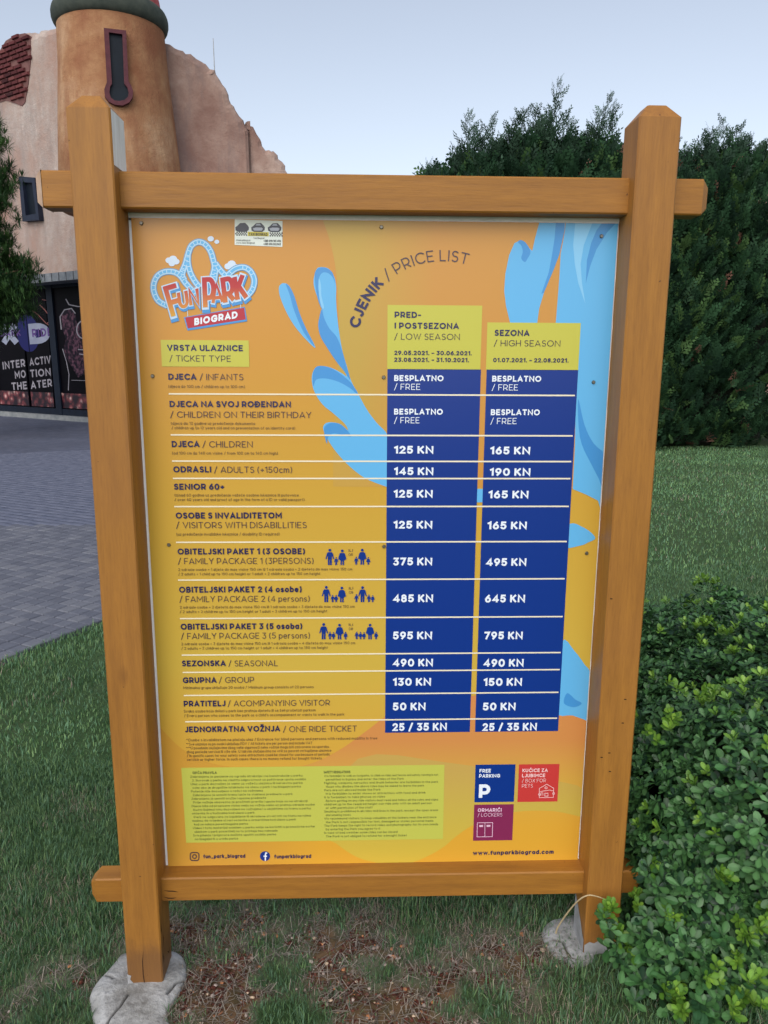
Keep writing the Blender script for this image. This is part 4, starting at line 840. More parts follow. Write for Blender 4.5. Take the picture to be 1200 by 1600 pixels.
# tiles
t1 = rectpx((745, 1193), (805.5, 1250.5), 2, M_col, 'info_tile', 'blue free parking tile'); t2 = rectpx((813.5, 1192), (874, 1249.5), 2, flat('print_red', P_(214, 66, 64)), 'info_tile', 'red box for pets tile'); t3 = rectpx((743, 1255.5), (803, 1310.5), 2, flat('print_plum', P_(142, 46, 92)), 'info_tile', 'plum lockers tile')
TT([('FREE', 751, 1205, 769, 5.6, 'B'), ('PARKING', 750.5, 1213, 783.5, 5.6, 'B'), ('P', 750, 1245, 768, 21.5, 'H')], M_white, parent=t1)
TT([('KUĆICE ZA', 818.5, 1204, 858.5, 5.6, 'B'), ('LJUBIMCE', 818, 1212, 854.5, 5.6, 'B'), ('/ BOX FOR', 818, 1220, 855.5, 5.6, 'L'), ('PETS', 818, 1228, 835, 5.6, 'L')], flat('print_pink_white', P_(240, 200, 200)), parent=t2)
TT([('ORMARIĆI', 748.5, 1266.5, 786, 5.6, 'B'), ('/ LOCKERS', 748.5, 1274, 787, 5.6, 'L')], flat('print_pink_white2', P_(230, 190, 214)), parent=t3)
def lines(ls, wd, mat, name, parent, lay=4):
    p = Print(PF)
    for k, l_ in enumerate(ls):
        A_, B_ = ribbon(l_, wd); p.strip(pp(A_), pp(B_), lay+.17*(k % 6))
    return part(name, p.v, p.f, mat, parent)
M_pk = bpy.data.materials['print_pink_white']; M_pk2 = bpy.data.materials['print_pink_white2']
lines([[(845.5, 1243.5), (845.5, 1229), (857, 1222.5), (868, 1228.5), (867.5, 1243), (845.5, 1243.5)], [(845, 1235), (852, 1233), (862, 1231.5), (868, 1233)], arc(856, 1228, 1.8, 1.6, 0, 360), [(848, 1240), (848, 1236), (851, 1236), (851, 1240)], [(854, 1241), (854, 1236.5), (859, 1236.5), (859, 1241), (854, 1241)], arc(845.5, 1238.5, 1.5, 1.5, 0, 360), arc(868, 1237, 1.6, 1.6, 0, 360)], .8, M_pk, 'kennel_symbol', t2)
lines([[(748, 1283.5), (772, 1283), (771.5, 1305), (747.5, 1305.5), (748, 1283.5)], [(760, 1283.3), (759.7, 1305.3)]], .9, M_pk2, 'locker_symbol', t3)
lines([[(751, 1288.5), (757, 1288.3)], [(762.5, 1288.3), (768.5, 1288)]], 3.0, M_pk2, 'locker_symbol', t3)
TT([('www.funparkbiograd.com', 741, 1334, 868, 6.6, 'B'), ('fun_park_biograd', 317, 1342, 383, 6, 'B'), ('funparkbiograd', 428.5, 1341.5, 486.5, 6, 'B')], M_ink)
def rrect(x0, y0, x1, y1, r):
    o_ = []
    for cx, cy, a0 in ((x1-r, y0+r, -90), (x1-r, y1-r, 0), (x0+r, y1-r, 90), (x0+r, y0+r, 180)): o_ += arc(cx, cy, r, r, a0, a0+90, 4)
    return o_+[o_[0]]
lines([rrect(296.5, 1333, 310, 1345.5, 3.5), arc(303.2, 1339.2, 3, 3, 0, 360)], 1.6, M_ink2, 'camera_symbol', panel)
p = Print(PF); p.poly(pp(arc(414, 1338, 8, 7.6, 0, 340)), 3); part('round_symbol', p.v, p.f, M_col, panel)
lines([[(417.5, 1333), (415.5, 1333), (414.6, 1335), (414.6, 1345)], [(411.8, 1338), (417.2, 1338)]], 2, M_white, 'round_symbol_letter', panel)
# curved title
def arc_text(txt, cx, cy, R_, a_start, cap, t, mat, track, ks=1.0):
    p = Print(PF); L, W = layout(txt, t, track); 
    def place(x, y):
        a_ = math.radians(a_start)-x*cap*ks/R_; rr_ = R_+y*cap; return PB(cx+rr_*math.cos(a_), cy-rr_*math.sin(a_))
    for k, P in enumerate(L):
        D_ = []
        for i in range(len(P)-1):
            for q_ in np.linspace(0, 1, 3, endpoint=False): D_.append(P[i]+(P[i+1]-P[i])*q_)
        D_.append(P[-1]); A_, B_ = ribbon(D_, t); p.strip([place(*q_) for q_ in A_], [place(*q_) for q_ in B_], 4+.17*(k % 6))
    part('lettering', p.v, p.f, mat, panel); return math.degrees(W*cap*ks/R_)
arc_text('CJENIK', 692, 541, 134, 168, 17.5, .22, M_ink, .16, .95); arc_text('/ PRICE LIST', 692, 541, 134, 130, 17.5, .1, M_ink2, .2, .945)
# ---- park emblem: coaster track loops, clouds, name, red plate
L3 = lambda L: [(220+x*230/1200, 350+y*230/1200) for x, y in L]
tracks = [[(205, 680), (130, 640), (92, 560), (95, 490), (130, 430), (190, 402), (260, 405), (310, 435), (350, 490), (400, 545), (440, 590)],
          [(310, 430), (350, 340), (372, 260), (400, 190), (455, 158), (510, 175), (555, 230), (578, 300), (590, 360), (575, 430), (560, 480)],
          [(372, 260), (372, 330), (392, 410), (430, 480), (470, 530)], [(595, 330), (640, 390), (690, 440)], [(600, 380), (585, 480), (560, 540)],
          [(650, 470), (700, 425), (760, 375), (830, 362), (885, 395), (915, 460), (905, 530), (870, 580), (830, 600)], [(340, 370), (325, 430), (345, 470)]]
tr_ = [L3(curve(t_, 4, False)) for t_ in tracks]
lines(tr_, 10.5, flat('print_logo_outline', P_(96, 156, 206)), 'emblem_outline', panel, 2.0)
lines(tr_, 8.2, flat('print_logo_pale', P_(176, 214, 240)), 'emblem_track', panel, 2.6)
lines(tr_, 4.2, M_sky1, 'emblem_track', panel, 3.2)
dash = []
for t_ in tr_:
    acc = 0
    for a_, b_ in zip(t_[:-1], t_[1:]):
        a_ = np.array(a_); b_ = np.array(b_); l = np.hypot(*(b_-a_)); acc += l
        if acc > 4.5: acc = 0; u_ = (b_-a_)/(l+1e-9); m_ = (a_+b_)/2; nn_ = np.array([-u_[1], u_[0]]); dash.append([tuple(m_-nn_*2.4), tuple(m_+nn_*2.4)])
lines(dash, 1.2, flat('print_logo_tie', P_(190, 222, 244)), 'emblem_tie', panel, 3.8)
M_cloud = flat('print_cloud', P_(206, 224, 244))
p = Print(PF)
for cx, cy, r_ in ((215, 310, 28), (250, 300, 34), (275, 320, 28), (240, 335, 28), (700, 355, 30), (730, 335, 34), (765, 360, 28), (558, 132, 26), (608, 156, 20)):
    p.poly(pp(L3(arc(cx, cy, r_, r_*.85, 0, 340, 12))), 2.2+.02*(len(p.v) % 7))
part('emblem_cloud', p.v, p.f, M_cloud, panel)
name_l = [('F', (255, 765), (-17), 225, 92), ('U', (312, 692), (-14), 120, 62), ('N', (398, 674), (-10), 125, 62), ('P', (516, 690), (-4), 225, 74), ('A', (578, 655), (-8), 145, 80), ('R', (680, 650), (-12), 185, 76), ('K', (780, 626), (-14), 185, 74)]
mg = Mat('print_red_to_gold', .38, .45); tc = mg.n('ShaderNodeTexCoord'); sx = mg.n('ShaderNodeSeparateXYZ'); mg.l(tc.outputs['Object'], sx.inputs[0]); mr = mg.n('ShaderNodeMapRange'); mg.l(sx.outputs['Z'], mr.inputs[0])
mr.inputs['From Min'].default_value = PB(300, 497)[1]; mr.inputs['From Max'].default_value = PB(300, 442)[1]; mg.base(mg.ramp(mr.outputs[0], [(.0, P_(232, 176, 60)), (.45, P_(222, 128, 66)), (.85, P_(200, 58, 60)), (1, P_(196, 50, 58))]))
layers = ((M_sky2, 'emblem_letter_shadow', .26, 4.2, (6, 16)), (flat('print_logo_white', P_(190, 220, 244)), 'emblem_letter_edge', .17, 5.4, (0, 0)), (mg.m, 'emblem_letter', .0, 6.6, (0, 0)))
for mat_, nm_, grow, lay, (ox, oy) in layers:
    p = Print(PF)
    for ch, (bx, by), rt, hh, ww in name_l:
        a_ = math.radians(rt); gw, st = G[ch]; t_ = .3
        for k, s_ in enumerate(st):
            P = np.array(s_, float); 
            if grow:
                d0 = P[0]-P[1]; d0 /= np.linalg.norm(d0); d1_ = P[-1]-P[-2]; d1_ /= np.linalg.norm(d1_); P = P.copy(); P[0] = P[0]+d0*grow*.5; P[-1] = P[-1]+d1_*grow*.5
            P[:, 0] = P[:, 0]/max(gw, .1)
            A_, B_ = ribbon([(q_[0]*ww, q_[1]*hh) for q_ in P], (.37+grow)*92*(1.15 if hh > 150 else .82))
            f_ = lambda q_: PB(*L3([(bx+ox+q_[0]*math.cos(a_)+q_[1]*math.sin(a_)*.0-q_[1]*math.sin(-a_)*.0-q_[1]*.28*0+q_[0]*0-(-q_[1])*math.sin(a_)*-1*(-1)*(1 if ch == 'F' else .6), by+oy+q_[0]*math.sin(a_)-q_[1])])[0])
            p.strip([f_(q_) for q_ in A_], [f_(q_) for q_ in B_], lay+.17*k)
    part(nm_, p.v, p.f, mat_, panel)
bpart('emblem_plate_edge', pp(L3([(338, 772), (838, 682), (858, 800), (370, 880)])), 2.4, M_sky2); bpart('emblem_plate', pp(L3([(350, 775), (832, 690), (846, 785), (372, 862)])), 3.0, flat('print_crimson', P_(196, 40, 62)))
p = Print(PF); _, W = layout('BIOGRAD', .26, .16); a_ = math.atan2(-63, 355)
p.text('BIOGRAD', lambda x, y: PB(*L3([(425+x*355/W, 838-x*63/W-y*58)])[0]), .26, 4.0, track=.16); part('emblem_lettering', p.v, p.f, M_white, panel)
lines([L3([(368, 700), (372, 770)]), L3([(800, 620), (805, 695)])], .9, bpy.data.materials['print_logo_white'], 'emblem_chain', panel, 2.2)
# ---- taxi sticker
st_ = bpart('sticker', pp([(364.5, 344.5), (439.5, 346.5), (439.5, 387), (364.5, 384.5)]), 2.0, flat('sticker_white', P_(226, 234, 226)), label='white taxi card stuck on the board')
p = Print(PF)
for cx, k in ((376, 0), (401, 1), (427, 0)):
    p.poly(pp([(cx-10, 362), (cx-10.5, 357), (cx-7, 354.5), (cx-3, 350.5), (cx+5, 350), (cx+9, 354), (cx+11, 357), (cx+10.5, 361), (cx+7, 364), (cx-6, 364)]), 3)
part('printed_car', p.v, p.f, flat('sticker_dark', P_(62, 66, 82)), st_)
p = Print(PF)
for cx in (401, 427):
    p.poly(pp([(cx-8, 358.5), (cx-3, 357), (cx+6, 357.2), (cx+8, 359), (cx+6, 362), (cx-6, 362)]), 3.6); p.poly(pp([(cx-4, 354), (cx-2, 351.8), (cx+3, 351.5), (cx+5, 354)]), 3.6)
part('printed_car', p.v, p.f, flat('sticker_grey', P_(170, 176, 190)), st_)
p = Print(PF); p.poly(pp([(385, 363.8), (418, 364.3), (418, 370.8), (385, 370.3)]), 3.2); part('printed_band', p.v, p.f, flat('sticker_yellow', P_(222, 206, 70)), st_)
p = Print(PF)
for i in range(11):
    for j in range(3):
        if (i+j) % 2: continue
        for x0_ in (419.5,):
            x_ = x0_+i*1.85; y_ = 364.6+j*2.1; p.poly(pp([(x_, y_), (x_+1.85, y_), (x_+1.85, y_+2.1), (x_, y_+2.1)]), 3.2)
for i in range(10):
    for j in range(3):
        if (i+j) % 2: x_ = 365.5+i*1.85; y_ = 363.8+j*2.1; p.poly(pp([(x_, y_), (x_+1.85, y_), (x_+1.85, y_+2.1), (x_, y_+2.1)]), 3.2)
part('printed_checks', p.v, p.f, flat('sticker_black', P_(30, 30, 36)), st_)
TT([('TAXI BIOGRAD', 387, 370, 416, 4.6, 'B'), ('info@taxibiograd', 367, 378.5, 389, 3, 'S'), ('www.taxi-biograd', 367, 382.5, 396, 3, 'S'), ('+385 098 165 456', 410, 379.5, 437, 3.6, 'B'), ('+385 098 362 863', 410, 384.5, 437, 3.6, 'B'), ('Taxi Biograd', 394, 375, 411, 3, 'S')], bpy.data.materials['sticker_black'], 'small_print', st_, 4)
# screws
M_screw = flat('zinc_screw', rgb(120, 118, 110), .4); M_screw.node_tree.nodes['Principled BSDF'].inputs['Metallic'].default_value = .8
r_ = .0042; V = []; F = []
for k in range(12): t_ = 2*PI*k/12; V.append((r_*math.cos(t_), 0, r_*math.sin(t_)))
for k in range(12): t_ = 2*PI*k/12; V.append((r_*.7*math.cos(t_), -.0022, r_*.7*math.sin(t_)))
F = [(k, (k+1) % 12, 12+(k+1) % 12, 12+k) for k in range(12)]+[tuple(range(12, 24))]
sme = mesh('screw', V, F, M_screw)
for px, py in ((218, 352), (595, 355), (941, 366), (236, 590), (599, 589), (929, 594), (262, 853), (600, 853), (919, 861), (276, 1359), (614, 1352), (892, 1346)):
    a, b = PB(px, py); o = link('screw', sme, panel); o.location = (a, PS-.0018, b)
# ---- concrete footings
M_conc = Mat('pale_concrete', .95, .2); v_ = M_conc.coord(); n1_ = M_conc.noise(v_, 14, 6, .7); n2_ = M_conc.noise(v_, 70, 4)
cc = M_conc.ramp(n1_, [(.3, rgb(112, 110, 106)), (.5, rgb(150, 150, 148)), (.7, rgb(180, 180, 180))]); a_n = M_conc.n('ShaderNodeVertexColor', layer_name='tint'); M_conc.base(M_conc.mix(1.0, cc, a_n.outputs[0], 'MULTIPLY')); M_conc.bump(M_conc.mix(.5, n2_, n1_), .012, 1.0)
def footing(outline, cracks, hgt, z_off, seed):
    pts = [onz(*p, z=float(z_off))[:2] for p in outline]; P = np.array(curve(pts, 4)); mn, mx = P.min(0), P.max(0); N = 110
    gx = np.linspace(mn[0], mx[0], N); gy = np.linspace(mn[1], mx[1], N); XX, YY = np.meshgrid(gx, gy, indexing='ij')
    ins = np.array([[inside((x, y), P) for y in gy] for x in gx])
    seg = np.stack([P, np.roll(P, -1, 0)], 1); Q = np.stack([XX, YY], -1).reshape(-1, 1, 2)
    def dist(Q, seg):
        a = seg[None, :, 0]; b = seg[None, :, 1]; ab = b-a; t = np.clip(((Q-a)*ab).sum(-1)/((ab**2).sum(-1)+1e-12), 0, 1); return np.hypot(*np.moveaxis(Q-(a+ab*t[..., None]), -1, 0)).min(1)
    D = dist(Q, seg).reshape(N, N); H = hgt*np.sqrt(np.clip(D/.03, 0, 1))+(vnoise(XX*18, YY*18, seed)-.5)*.009+(vnoise(XX*70, YY*70, seed+1)-.5)*.0016
    tint = np.ones((N, N, 3))
    for cr in cracks:
        C = np.array([onz(*p, z=float(z_off)+hgt)[:2] for p in cr]); Dc = dist(Q, np.stack([C[:-1], C[1:]], 1)).reshape(N, N); kk = np.exp(-(Dc/.0025)**2); H = H-kk*.012; tint *= (1-.75*kk)[..., None]
    Zz = gz(XX, YY)+np.where(ins, H, -.03)
    V = np.stack([XX, YY, Zz], -1).reshape(-1, 3); I_ = np.arange(N*N).reshape(N, N); keep = ins[:-1, :-1] | ins[1:, :-1] | ins[1:, 1:] | ins[:-1, 1:]
    F = np.stack([I_[:-1, :-1], I_[1:, :-1], I_[1:, 1:], I_[:-1, 1:]], -1)[keep]
    V[:, 0] -= LEAN*V[:, 2]
    part('concrete_footing', V, F, M_conc.m, sign, tint=tint.reshape(-1, 3), smooth=True); return P
foot1 = footing([(140, 1570), (150, 1540), (178, 1508), (195, 1492), (240, 1488), (284, 1500), (292, 1530), (280, 1560), (262, 1590), (268, 1625), (215, 1650), (160, 1625)], [[(201, 1556), (188, 1575), (172, 1592), (160, 1612)], [(164, 1519), (178, 1530)], [(262, 1556), (275, 1540), (290, 1532)]], .016, .0, 3)
foot2 = footing([(846, 1462), (858, 1440), (890, 1430), (935, 1436), (955, 1470), (940, 1500), (905, 1512), (872, 1500)], [[(866, 1465), (880, 1470), (890, 1490)]], .012, .06, 7)
# weed stalk arching across the right post
wd = thing('dry_stalk', 'dry straw coloured stalk bent across the foot of the right post', 'stalk', tuple(onz(868, 1462, .06)))
pts = [onz(868, 1462, .06)]+[ony(x, y, yy) for x, y, yy in ((872, 1448, .06), (890, 1422, .02), (905, 1406, -.01), (918, 1399, -.02), (930, 1400, -.02), (945, 1405, -.015), (962, 1412, 0.0))]
part('stem', *(lambda m: (m.v, m.f))(MB().tube(curve(pts, 3, False), [.0022-.00006*k for k in range(22)], 6)), noisy('straw', rgb(176, 158, 124), rgb(196, 178, 140), 60, .8), wd, wd)
#PART2
# ================================================================== GRASS
def in_shrub_xy(x, y): return (x > .68) & (y > -.1) & (y < 1.2)
def blades(N, xs, ys, L, Wd, name, label, segs=3, dry_boost=0.0, lush=0.0, seed=1, curl=.5):
    """xs, ys: root points; three-segment tapering blades, bent at random"""
    r = np.random.default_rng(seed); N = len(xs)
    b = bare(xs, ys); keep = r.random(N) > np.clip((b-.5)*2.2, 0, .95); keep &= ~in_shrub_xy(xs, ys)
    keep &= ~((np.abs(xs+.54) < .043) & (ys > -.005) & (ys < .09)) & ~((np.abs(xs-.54) < .043) & (ys > -.005) & (ys < .09))
    for fp_, q_ in ((foot1, .94), (foot2, .55)):
        c_ = fp_.mean(0); ins = np.zeros(N, bool); rad = np.hypot(*(fp_-c_).T).max()
        idx = np.where(np.hypot(xs-c_[0], ys-c_[1]) < rad)[0]; pl_ = [tuple(p) for p in (c_+(fp_-c_)*.96)]
        ins[idx] = [inside((xs[i], ys[i]), pl_) for i in idx]; keep &= ~(ins & (r.random(N) < q_))
    xs, ys, b = xs[keep], ys[keep], b[keep]; N = len(xs)
    patch = vnoise(xs*5+40, ys*5+40, 21); fine_ = r.random(N)
    dryp = np.clip(b*.95+(patch-.5)*.8+.02-lush+dry_boost, 0, 1); dry = r.random(N) < dryp
    ln = L*(.45+.9*r.random(N))*(1-.35*np.clip(b, 0, 1))*(.75+.6*patch); wd_ = Wd*(.6+.8*r.random(N))*np.where(dry, .62, 1)
    az = r.random(N)*2*PI; dirv = np.stack([np.cos(az), np.sin(az)], 1); lean_ = (.15+curl*r.random(N))*ln; lean_ = np.where(dry, lean_*1.7, lean_)
    hh = np.sqrt(np.maximum(ln**2-lean_**2, (ln*.12)**2)); side = np.stack([-dirv[:, 1], dirv[:, 0]], 1)
    fr = [(0, 0, 1), (.28, .48, .9), (.62, .82, .6), (1.0, 1.0, .04)] if segs == 3 else [(0, 0, 1), (1, 1, .05)]
    if segs == 2: fr = [(0, 0, 1), (.4, .65, .8), (1, 1, .04)]
    bend = r.normal(0, .25, N)
    z0 = gz(xs, ys)-.004; V = []
    for a_, h_, w_ in fr:
        cx = xs+(dirv[:, 0]*a_+side[:, 0]*bend*a_*a_)*lean_; cy = ys+(dirv[:, 1]*a_+side[:, 1]*bend*a_*a_)*lean_; cz = z0+hh*h_
        V.append(np.stack([cx-side[:, 0]*wd_*w_/2, cy-side[:, 1]*wd_*w_/2, cz], 1)); V.append(np.stack([cx+side[:, 0]*wd_*w_/2, cy+side[:, 1]*wd_*w_/2, cz], 1))
    V = np.stack(V, 1); k = len(fr)*2; base_ = np.arange(N)[:, None]*k
    F = np.concatenate([base_+np.array([2*i, 2*i+1, 2*i+3, 2*i+2]) for i in range(len(fr)-1)])
    g1 = np.array(rgb(56, 86, 52)[:3]); g2 = np.array(rgb(108, 134, 88)[:3]); g3 = np.array(rgb(82, 112, 84)[:3]); s1 = np.array(rgb(160, 148, 132)[:3]); s2 = np.array(rgb(104, 88, 80)[:3])
    gr = g1+(g2-g1)*(fine_[:, None]**1.5); gr = np.where((r.random(N) < .4)[:, None], g3*(.7+.5*fine_[:, None]), gr); gr *= (.8+.5*vnoise(xs*2.3+7, ys*2.3+7, 31))[:, None]
    dr = s2+(s1-s2)*(r.random(N)[:, None]); T_ = np.where(dry[:, None], dr, gr)*(1.75 if segs == 1 else 1.35); T_ = np.repeat(T_[:, None], k, 1)
    o = link(name, mesh(name, V.reshape(-1, 3), F, M_grass, T_.reshape(-1, 3))); o['kind'] = 'stuff'; o['label'] = label; o['category'] = 'grass'; return o
M_grass = attr_mat('grass_blade', .55, .25, .25)
def scatter(n, x0, x1, y0, y1, seed, test=None):
    r = np.random.default_rng(seed); x = r.uniform(x0, x1, n); y = r.uniform(y0, y1, n); m = pave_side(x, y) < (.03+.03*vnoise(x*8, y*8, 4)); 
    if test is not None: m &= test(x, y)
    return x[m], y[m]
dc = lambda x, y: np.hypot(x-CPOS[0], y-CPOS[1])
x, y = scatter(210000, -1.5, 1.15, -.72, 1.1, 1); blades(0, x, y, .023, .0021, 'near_grass', 'rough short grass with dry straw patches around the foot of the sign', 3, seed=2)
x, y = scatter(110000, -1.9, 3.2, .9, 3.6, 3); blades(0, x, y, .027, .004, 'lawn_grass', 'mown green lawn behind the sign beside the paving', 2, lush=.12, seed=4)
x, y = scatter(150000, -1.0, 10.5, 3.2, 10.6, 5, lambda x, y: (y < 10.4) & (x > -1+0*y)); blades(0, x, y, .03, .010, 'far_lawn_grass', 'short dull green lawn reaching to the cypress row', 1, lush=.12, seed=6)
# crisp green tussocks beneath the bottom rail and along the left
r = np.random.default_rng(9); xs, ys = [], []
for px, py in ((300, 1440), (420, 1430), (350, 1450), (520, 1440), (640, 1435), (790, 1450), (120, 1350), (60, 1250), (150, 1420), (90, 1180), (40, 1400), (560, 1580), (820, 1540), (760, 1590), (330, 1500), (150, 1470), (900, 1550), (970, 1560), (240, 1580), (480, 1590), (100, 1560), (20, 1330)):
    c_ = onz(px, py, .02); n = 90; xs.append(c_[0]+r.normal(0, .022, n)); ys.append(c_[1]+r.normal(0, .022, n))
xs = np.concatenate(xs); ys = np.concatenate(ys); m = pave_side(xs, ys) < 0; blades(0, xs[m], ys[m], .042, .0026, 'grass_tussocks', 'taller bright green tussocks of grass scattered around the sign', 3, lush=.7, seed=10, curl=.7)
# loose straw, leaf litter and pebbles lying on the bare soil
def scatter_flat(n, seed, thr, x0=-1.3, x1=.9, y0=-.7, y1=.35):
    r = np.random.default_rng(seed); x = r.uniform(x0, x1, n*12); y = r.uniform(y0, y1, n*12); b = bare(x, y); m = (b > thr+r.random(len(x))*.35) & ~in_shrub_xy(x, y); return x[m][:n], y[m][:n], r
x, y, r = scatter_flat(3200, 12, .25); n = len(x); a_ = r.random(n)*2*PI; l = .012+.03*r.random(n); d = np.stack([np.cos(a_), np.sin(a_)], 1); s_ = np.stack([-d[:, 1], d[:, 0]], 1); wv = .0004+.0006*r.random(n); z0 = gz(x, y)+.004+.01*r.random(n)**2; tl_ = r.normal(0, .006, n)
V = np.stack([np.stack([x-d[:, 0]*l/2-s_[:, 0]*wv, y-d[:, 1]*l/2-s_[:, 1]*wv, z0-tl_], 1), np.stack([x-d[:, 0]*l/2+s_[:, 0]*wv, y-d[:, 1]*l/2+s_[:, 1]*wv, z0-tl_], 1), np.stack([x+d[:, 0]*l/2+s_[:, 0]*wv, y+d[:, 1]*l/2+s_[:, 1]*wv, z0+tl_], 1), np.stack([x+d[:, 0]*l/2-s_[:, 0]*wv, y+d[:, 1]*l/2-s_[:, 1]*wv, z0+tl_], 1)], 1)
T_ = np.array(rgb(160, 150, 138)[:3])*(.3+.7*r.random((n, 1))); T_ = np.repeat(T_[:, None], 4, 1)
o = link('straw', mesh('straw', V.reshape(-1, 3), np.arange(n*4).reshape(n, 4), M_grass, T_.reshape(-1, 3))); o['kind'] = 'stuff'; o['label'] = 'pale dry straw strewn over the bare soil under the sign'; o['category'] = 'straw'
def blobs_mesh(n, x, y, r, s0, s1, cols, name, label, cat, flatk=.6, zoff=.0):
    ico = np.array([(0, 0, 1), (.89, 0, .45), (.28, .85, .45), (-.72, .53, .45), (-.72, -.53, .45), (.28, -.85, .45), (.72, .53, -.45), (-.28, .85, -.45), (-.89, 0, -.45), (-.28, -.85, -.45), (.72, -.53, -.45), (0, 0, -1)])
    fi = np.array([(0, 1, 2), (0, 2, 3), (0, 3, 4), (0, 4, 5), (0, 5, 1), (1, 6, 2), (2, 7, 3), (3, 8, 4), (4, 9, 5), (5, 10, 1), (6, 7, 2), (7, 8, 3), (8, 9, 4), (9, 10, 5), (10, 6, 1), (11, 7, 6), (11, 8, 7), (11, 9, 8), (11, 10, 9), (11, 6, 10)])
    n = len(x); s = (s0+(s1-s0)*r.random(n)**2)[:, None, None]; J = ico[None]*(1+.3*(r.random((n, 12, 1))-.5))*s*np.array([1, 1, flatk]); J = J*(.7+.6*r.random((n, 1, 3)))
    J[..., 0] += x[:, None]; J[..., 1] += y[:, None]; J[..., 2] += (gz(x, y)+zoff)[:, None]; c = np.array(cols)[r.integers(0, len(cols), n)][:, :3]*(.7+.5*r.random((n, 1)))
    o = link(name, mesh(name, J.reshape(-1, 3), (np.arange(n)[:, None, None]*12+fi[None]).reshape(-1, 3), attr_mat(name, .9, .15), np.repeat(c[:, None], 12, 1).reshape(-1, 3), True)); o['kind'] = 'stuff'; o['label'] = label; o['category'] = cat
x, y, r = scatter_flat(5500, 13, .48); blobs_mesh(0, x, y, r, .0012, .006, [rgb(94, 54, 44), rgb(80, 44, 36), rgb(108, 68, 56), rgb(72, 42, 36), rgb(96, 70, 60)], 'soil_crumbs', 'loose crumbs of red brown soil on the bare patches', 'soil')
x, y, r = scatter_flat(700, 14, .3); blobs_mesh(0, x, y, r, .002, .007, [rgb(176, 160, 150), rgb(150, 134, 124), rgb(200, 176, 150), rgb(190, 130, 90)], 'gravel', 'small pale pebbles scattered on the bare soil', 'gravel')
# curled dead leaves
x, y, r = scatter_flat(18, 15, .8); n = len(x); l = (.005+.008*r.random(n)); a_ = r.random(n)*2*PI
lv = np.array([(-1, 0, .1), (-.35, .42, .3), (.4, .38, .25), (1, 0, .35), (.4, -.38, .25), (-.35, -.42, .3), (0, 0, 0)]); lf = np.array([(0, 1, 6), (1, 2, 6), (2, 3, 6), (3, 4, 6), (4, 5, 6), (5, 0, 6)])
J = lv[None]*l[:, None, None]*(.7+.6*r.random((n, 1, 3))); ca, sa = np.cos(a_)[:, None], np.sin(a_)[:, None]; Jx = J[..., 0]*ca-J[..., 1]*sa+x[:, None]; Jy = J[..., 0]*sa+J[..., 1]*ca+y[:, None]; Jz = J[..., 2]+(gz(x, y)+.006)[:, None]
c = np.array([rgb(150, 106, 78), rgb(130, 88, 64), rgb(110, 72, 56), rgb(160, 126, 96)])[r.integers(0, 4, n)][:, :3]
o = link('leaf_litter', mesh('leaf_litter', np.stack([Jx, Jy, Jz], -1).reshape(-1, 3), (np.arange(n)[:, None, None]*7+lf[None]).reshape(-1, 3), attr_mat('dead_leaf', .8, .2), np.repeat(c[:, None], 7, 1).reshape(-1, 3))); o['kind'] = 'stuff'; o['label'] = 'curled orange brown dead leaves lying on the red soil'; o['category'] = 'leaf litter'

# ================================================================== SHRUB
def basis(N_):
    N_ = N_/np.linalg.norm(N_, axis=1)[:, None]; h = np.where(np.abs(N_[:, 2:3]) < .9, np.array([[0, 0, 1.]]), np.array([[1., 0, 0]])); A_ = np.cross(N_, h); A_ /= np.linalg.norm(A_, axis=1)[:, None]; return A_, np.cross(N_, A_), N_
SC = np.array([1.88, .42, .0]); SH = np.array([1.24, .64, .68])
def shrub_pts(n, seed, inset=0.0):
    r = np.random.default_rng(seed); th = r.random(n)*2*PI; ph = np.arcsin(r.random(n)**1.35); cx, cy, cz = np.cos(ph)*np.cos(th), np.cos(ph)*np.sin(th), np.sin(ph)
    e = 5.5; k = (np.abs(cx)**e+np.abs(cy)**e+np.abs(cz)**e)**(-1/e); U = np.stack([cx*k, cy*k, cz*k], 1)
    N_ = np.stack([np.sign(cx)*np.abs(U[:, 0])**(e-1)/SH[0], np.sign(cy)*np.abs(U[:, 1])**(e-1)/SH[1], np.abs(U[:, 2])**(e-1)/SH[2]], 1); N_ /= np.linalg.norm(N_, axis=1)[:, None]
    P = U*SH+SC; lump = (vnoise(P[:, 0]*6+P[:, 2]*3, P[:, 1]*6-P[:, 2]*4, 41)-.5)*.13+(vnoise(P[:, 0]*14+P[:, 2]*9, P[:, 1]*14, 42)-.5)*.07; P = P+N_*(lump+inset)[:, None] if np.ndim(inset) else P+N_*(lump+inset)[:, None]
    P[:, 2] = np.maximum(P[:, 2], .05+.02*r.random(n)); return P, N_, r
LEAF = np.array([(0, 0, 0), (.3, .13, .03), (.65, .24, .045), (.88, .17, .02), (1, 0, -.02), (.88, -.17, .02), (.65, -.24, .045), (.3, -.13, .03), (.35, 0, -.02), (.75, 0, -.025)])
LEAFF = [(0, 8, 1), (8, 9, 2, 1), (9, 4, 3), (9, 3, 2), (0, 7, 8), (8, 7, 6, 9), (9, 5, 4), (9, 6, 5)]
LTRI = np.array([(0, 8, 1), (8, 9, 2), (8, 2, 1), (9, 4, 3), (9, 3, 2), (0, 7, 8), (8, 7, 6), (8, 6, 9), (9, 5, 4), (9, 6, 5)])
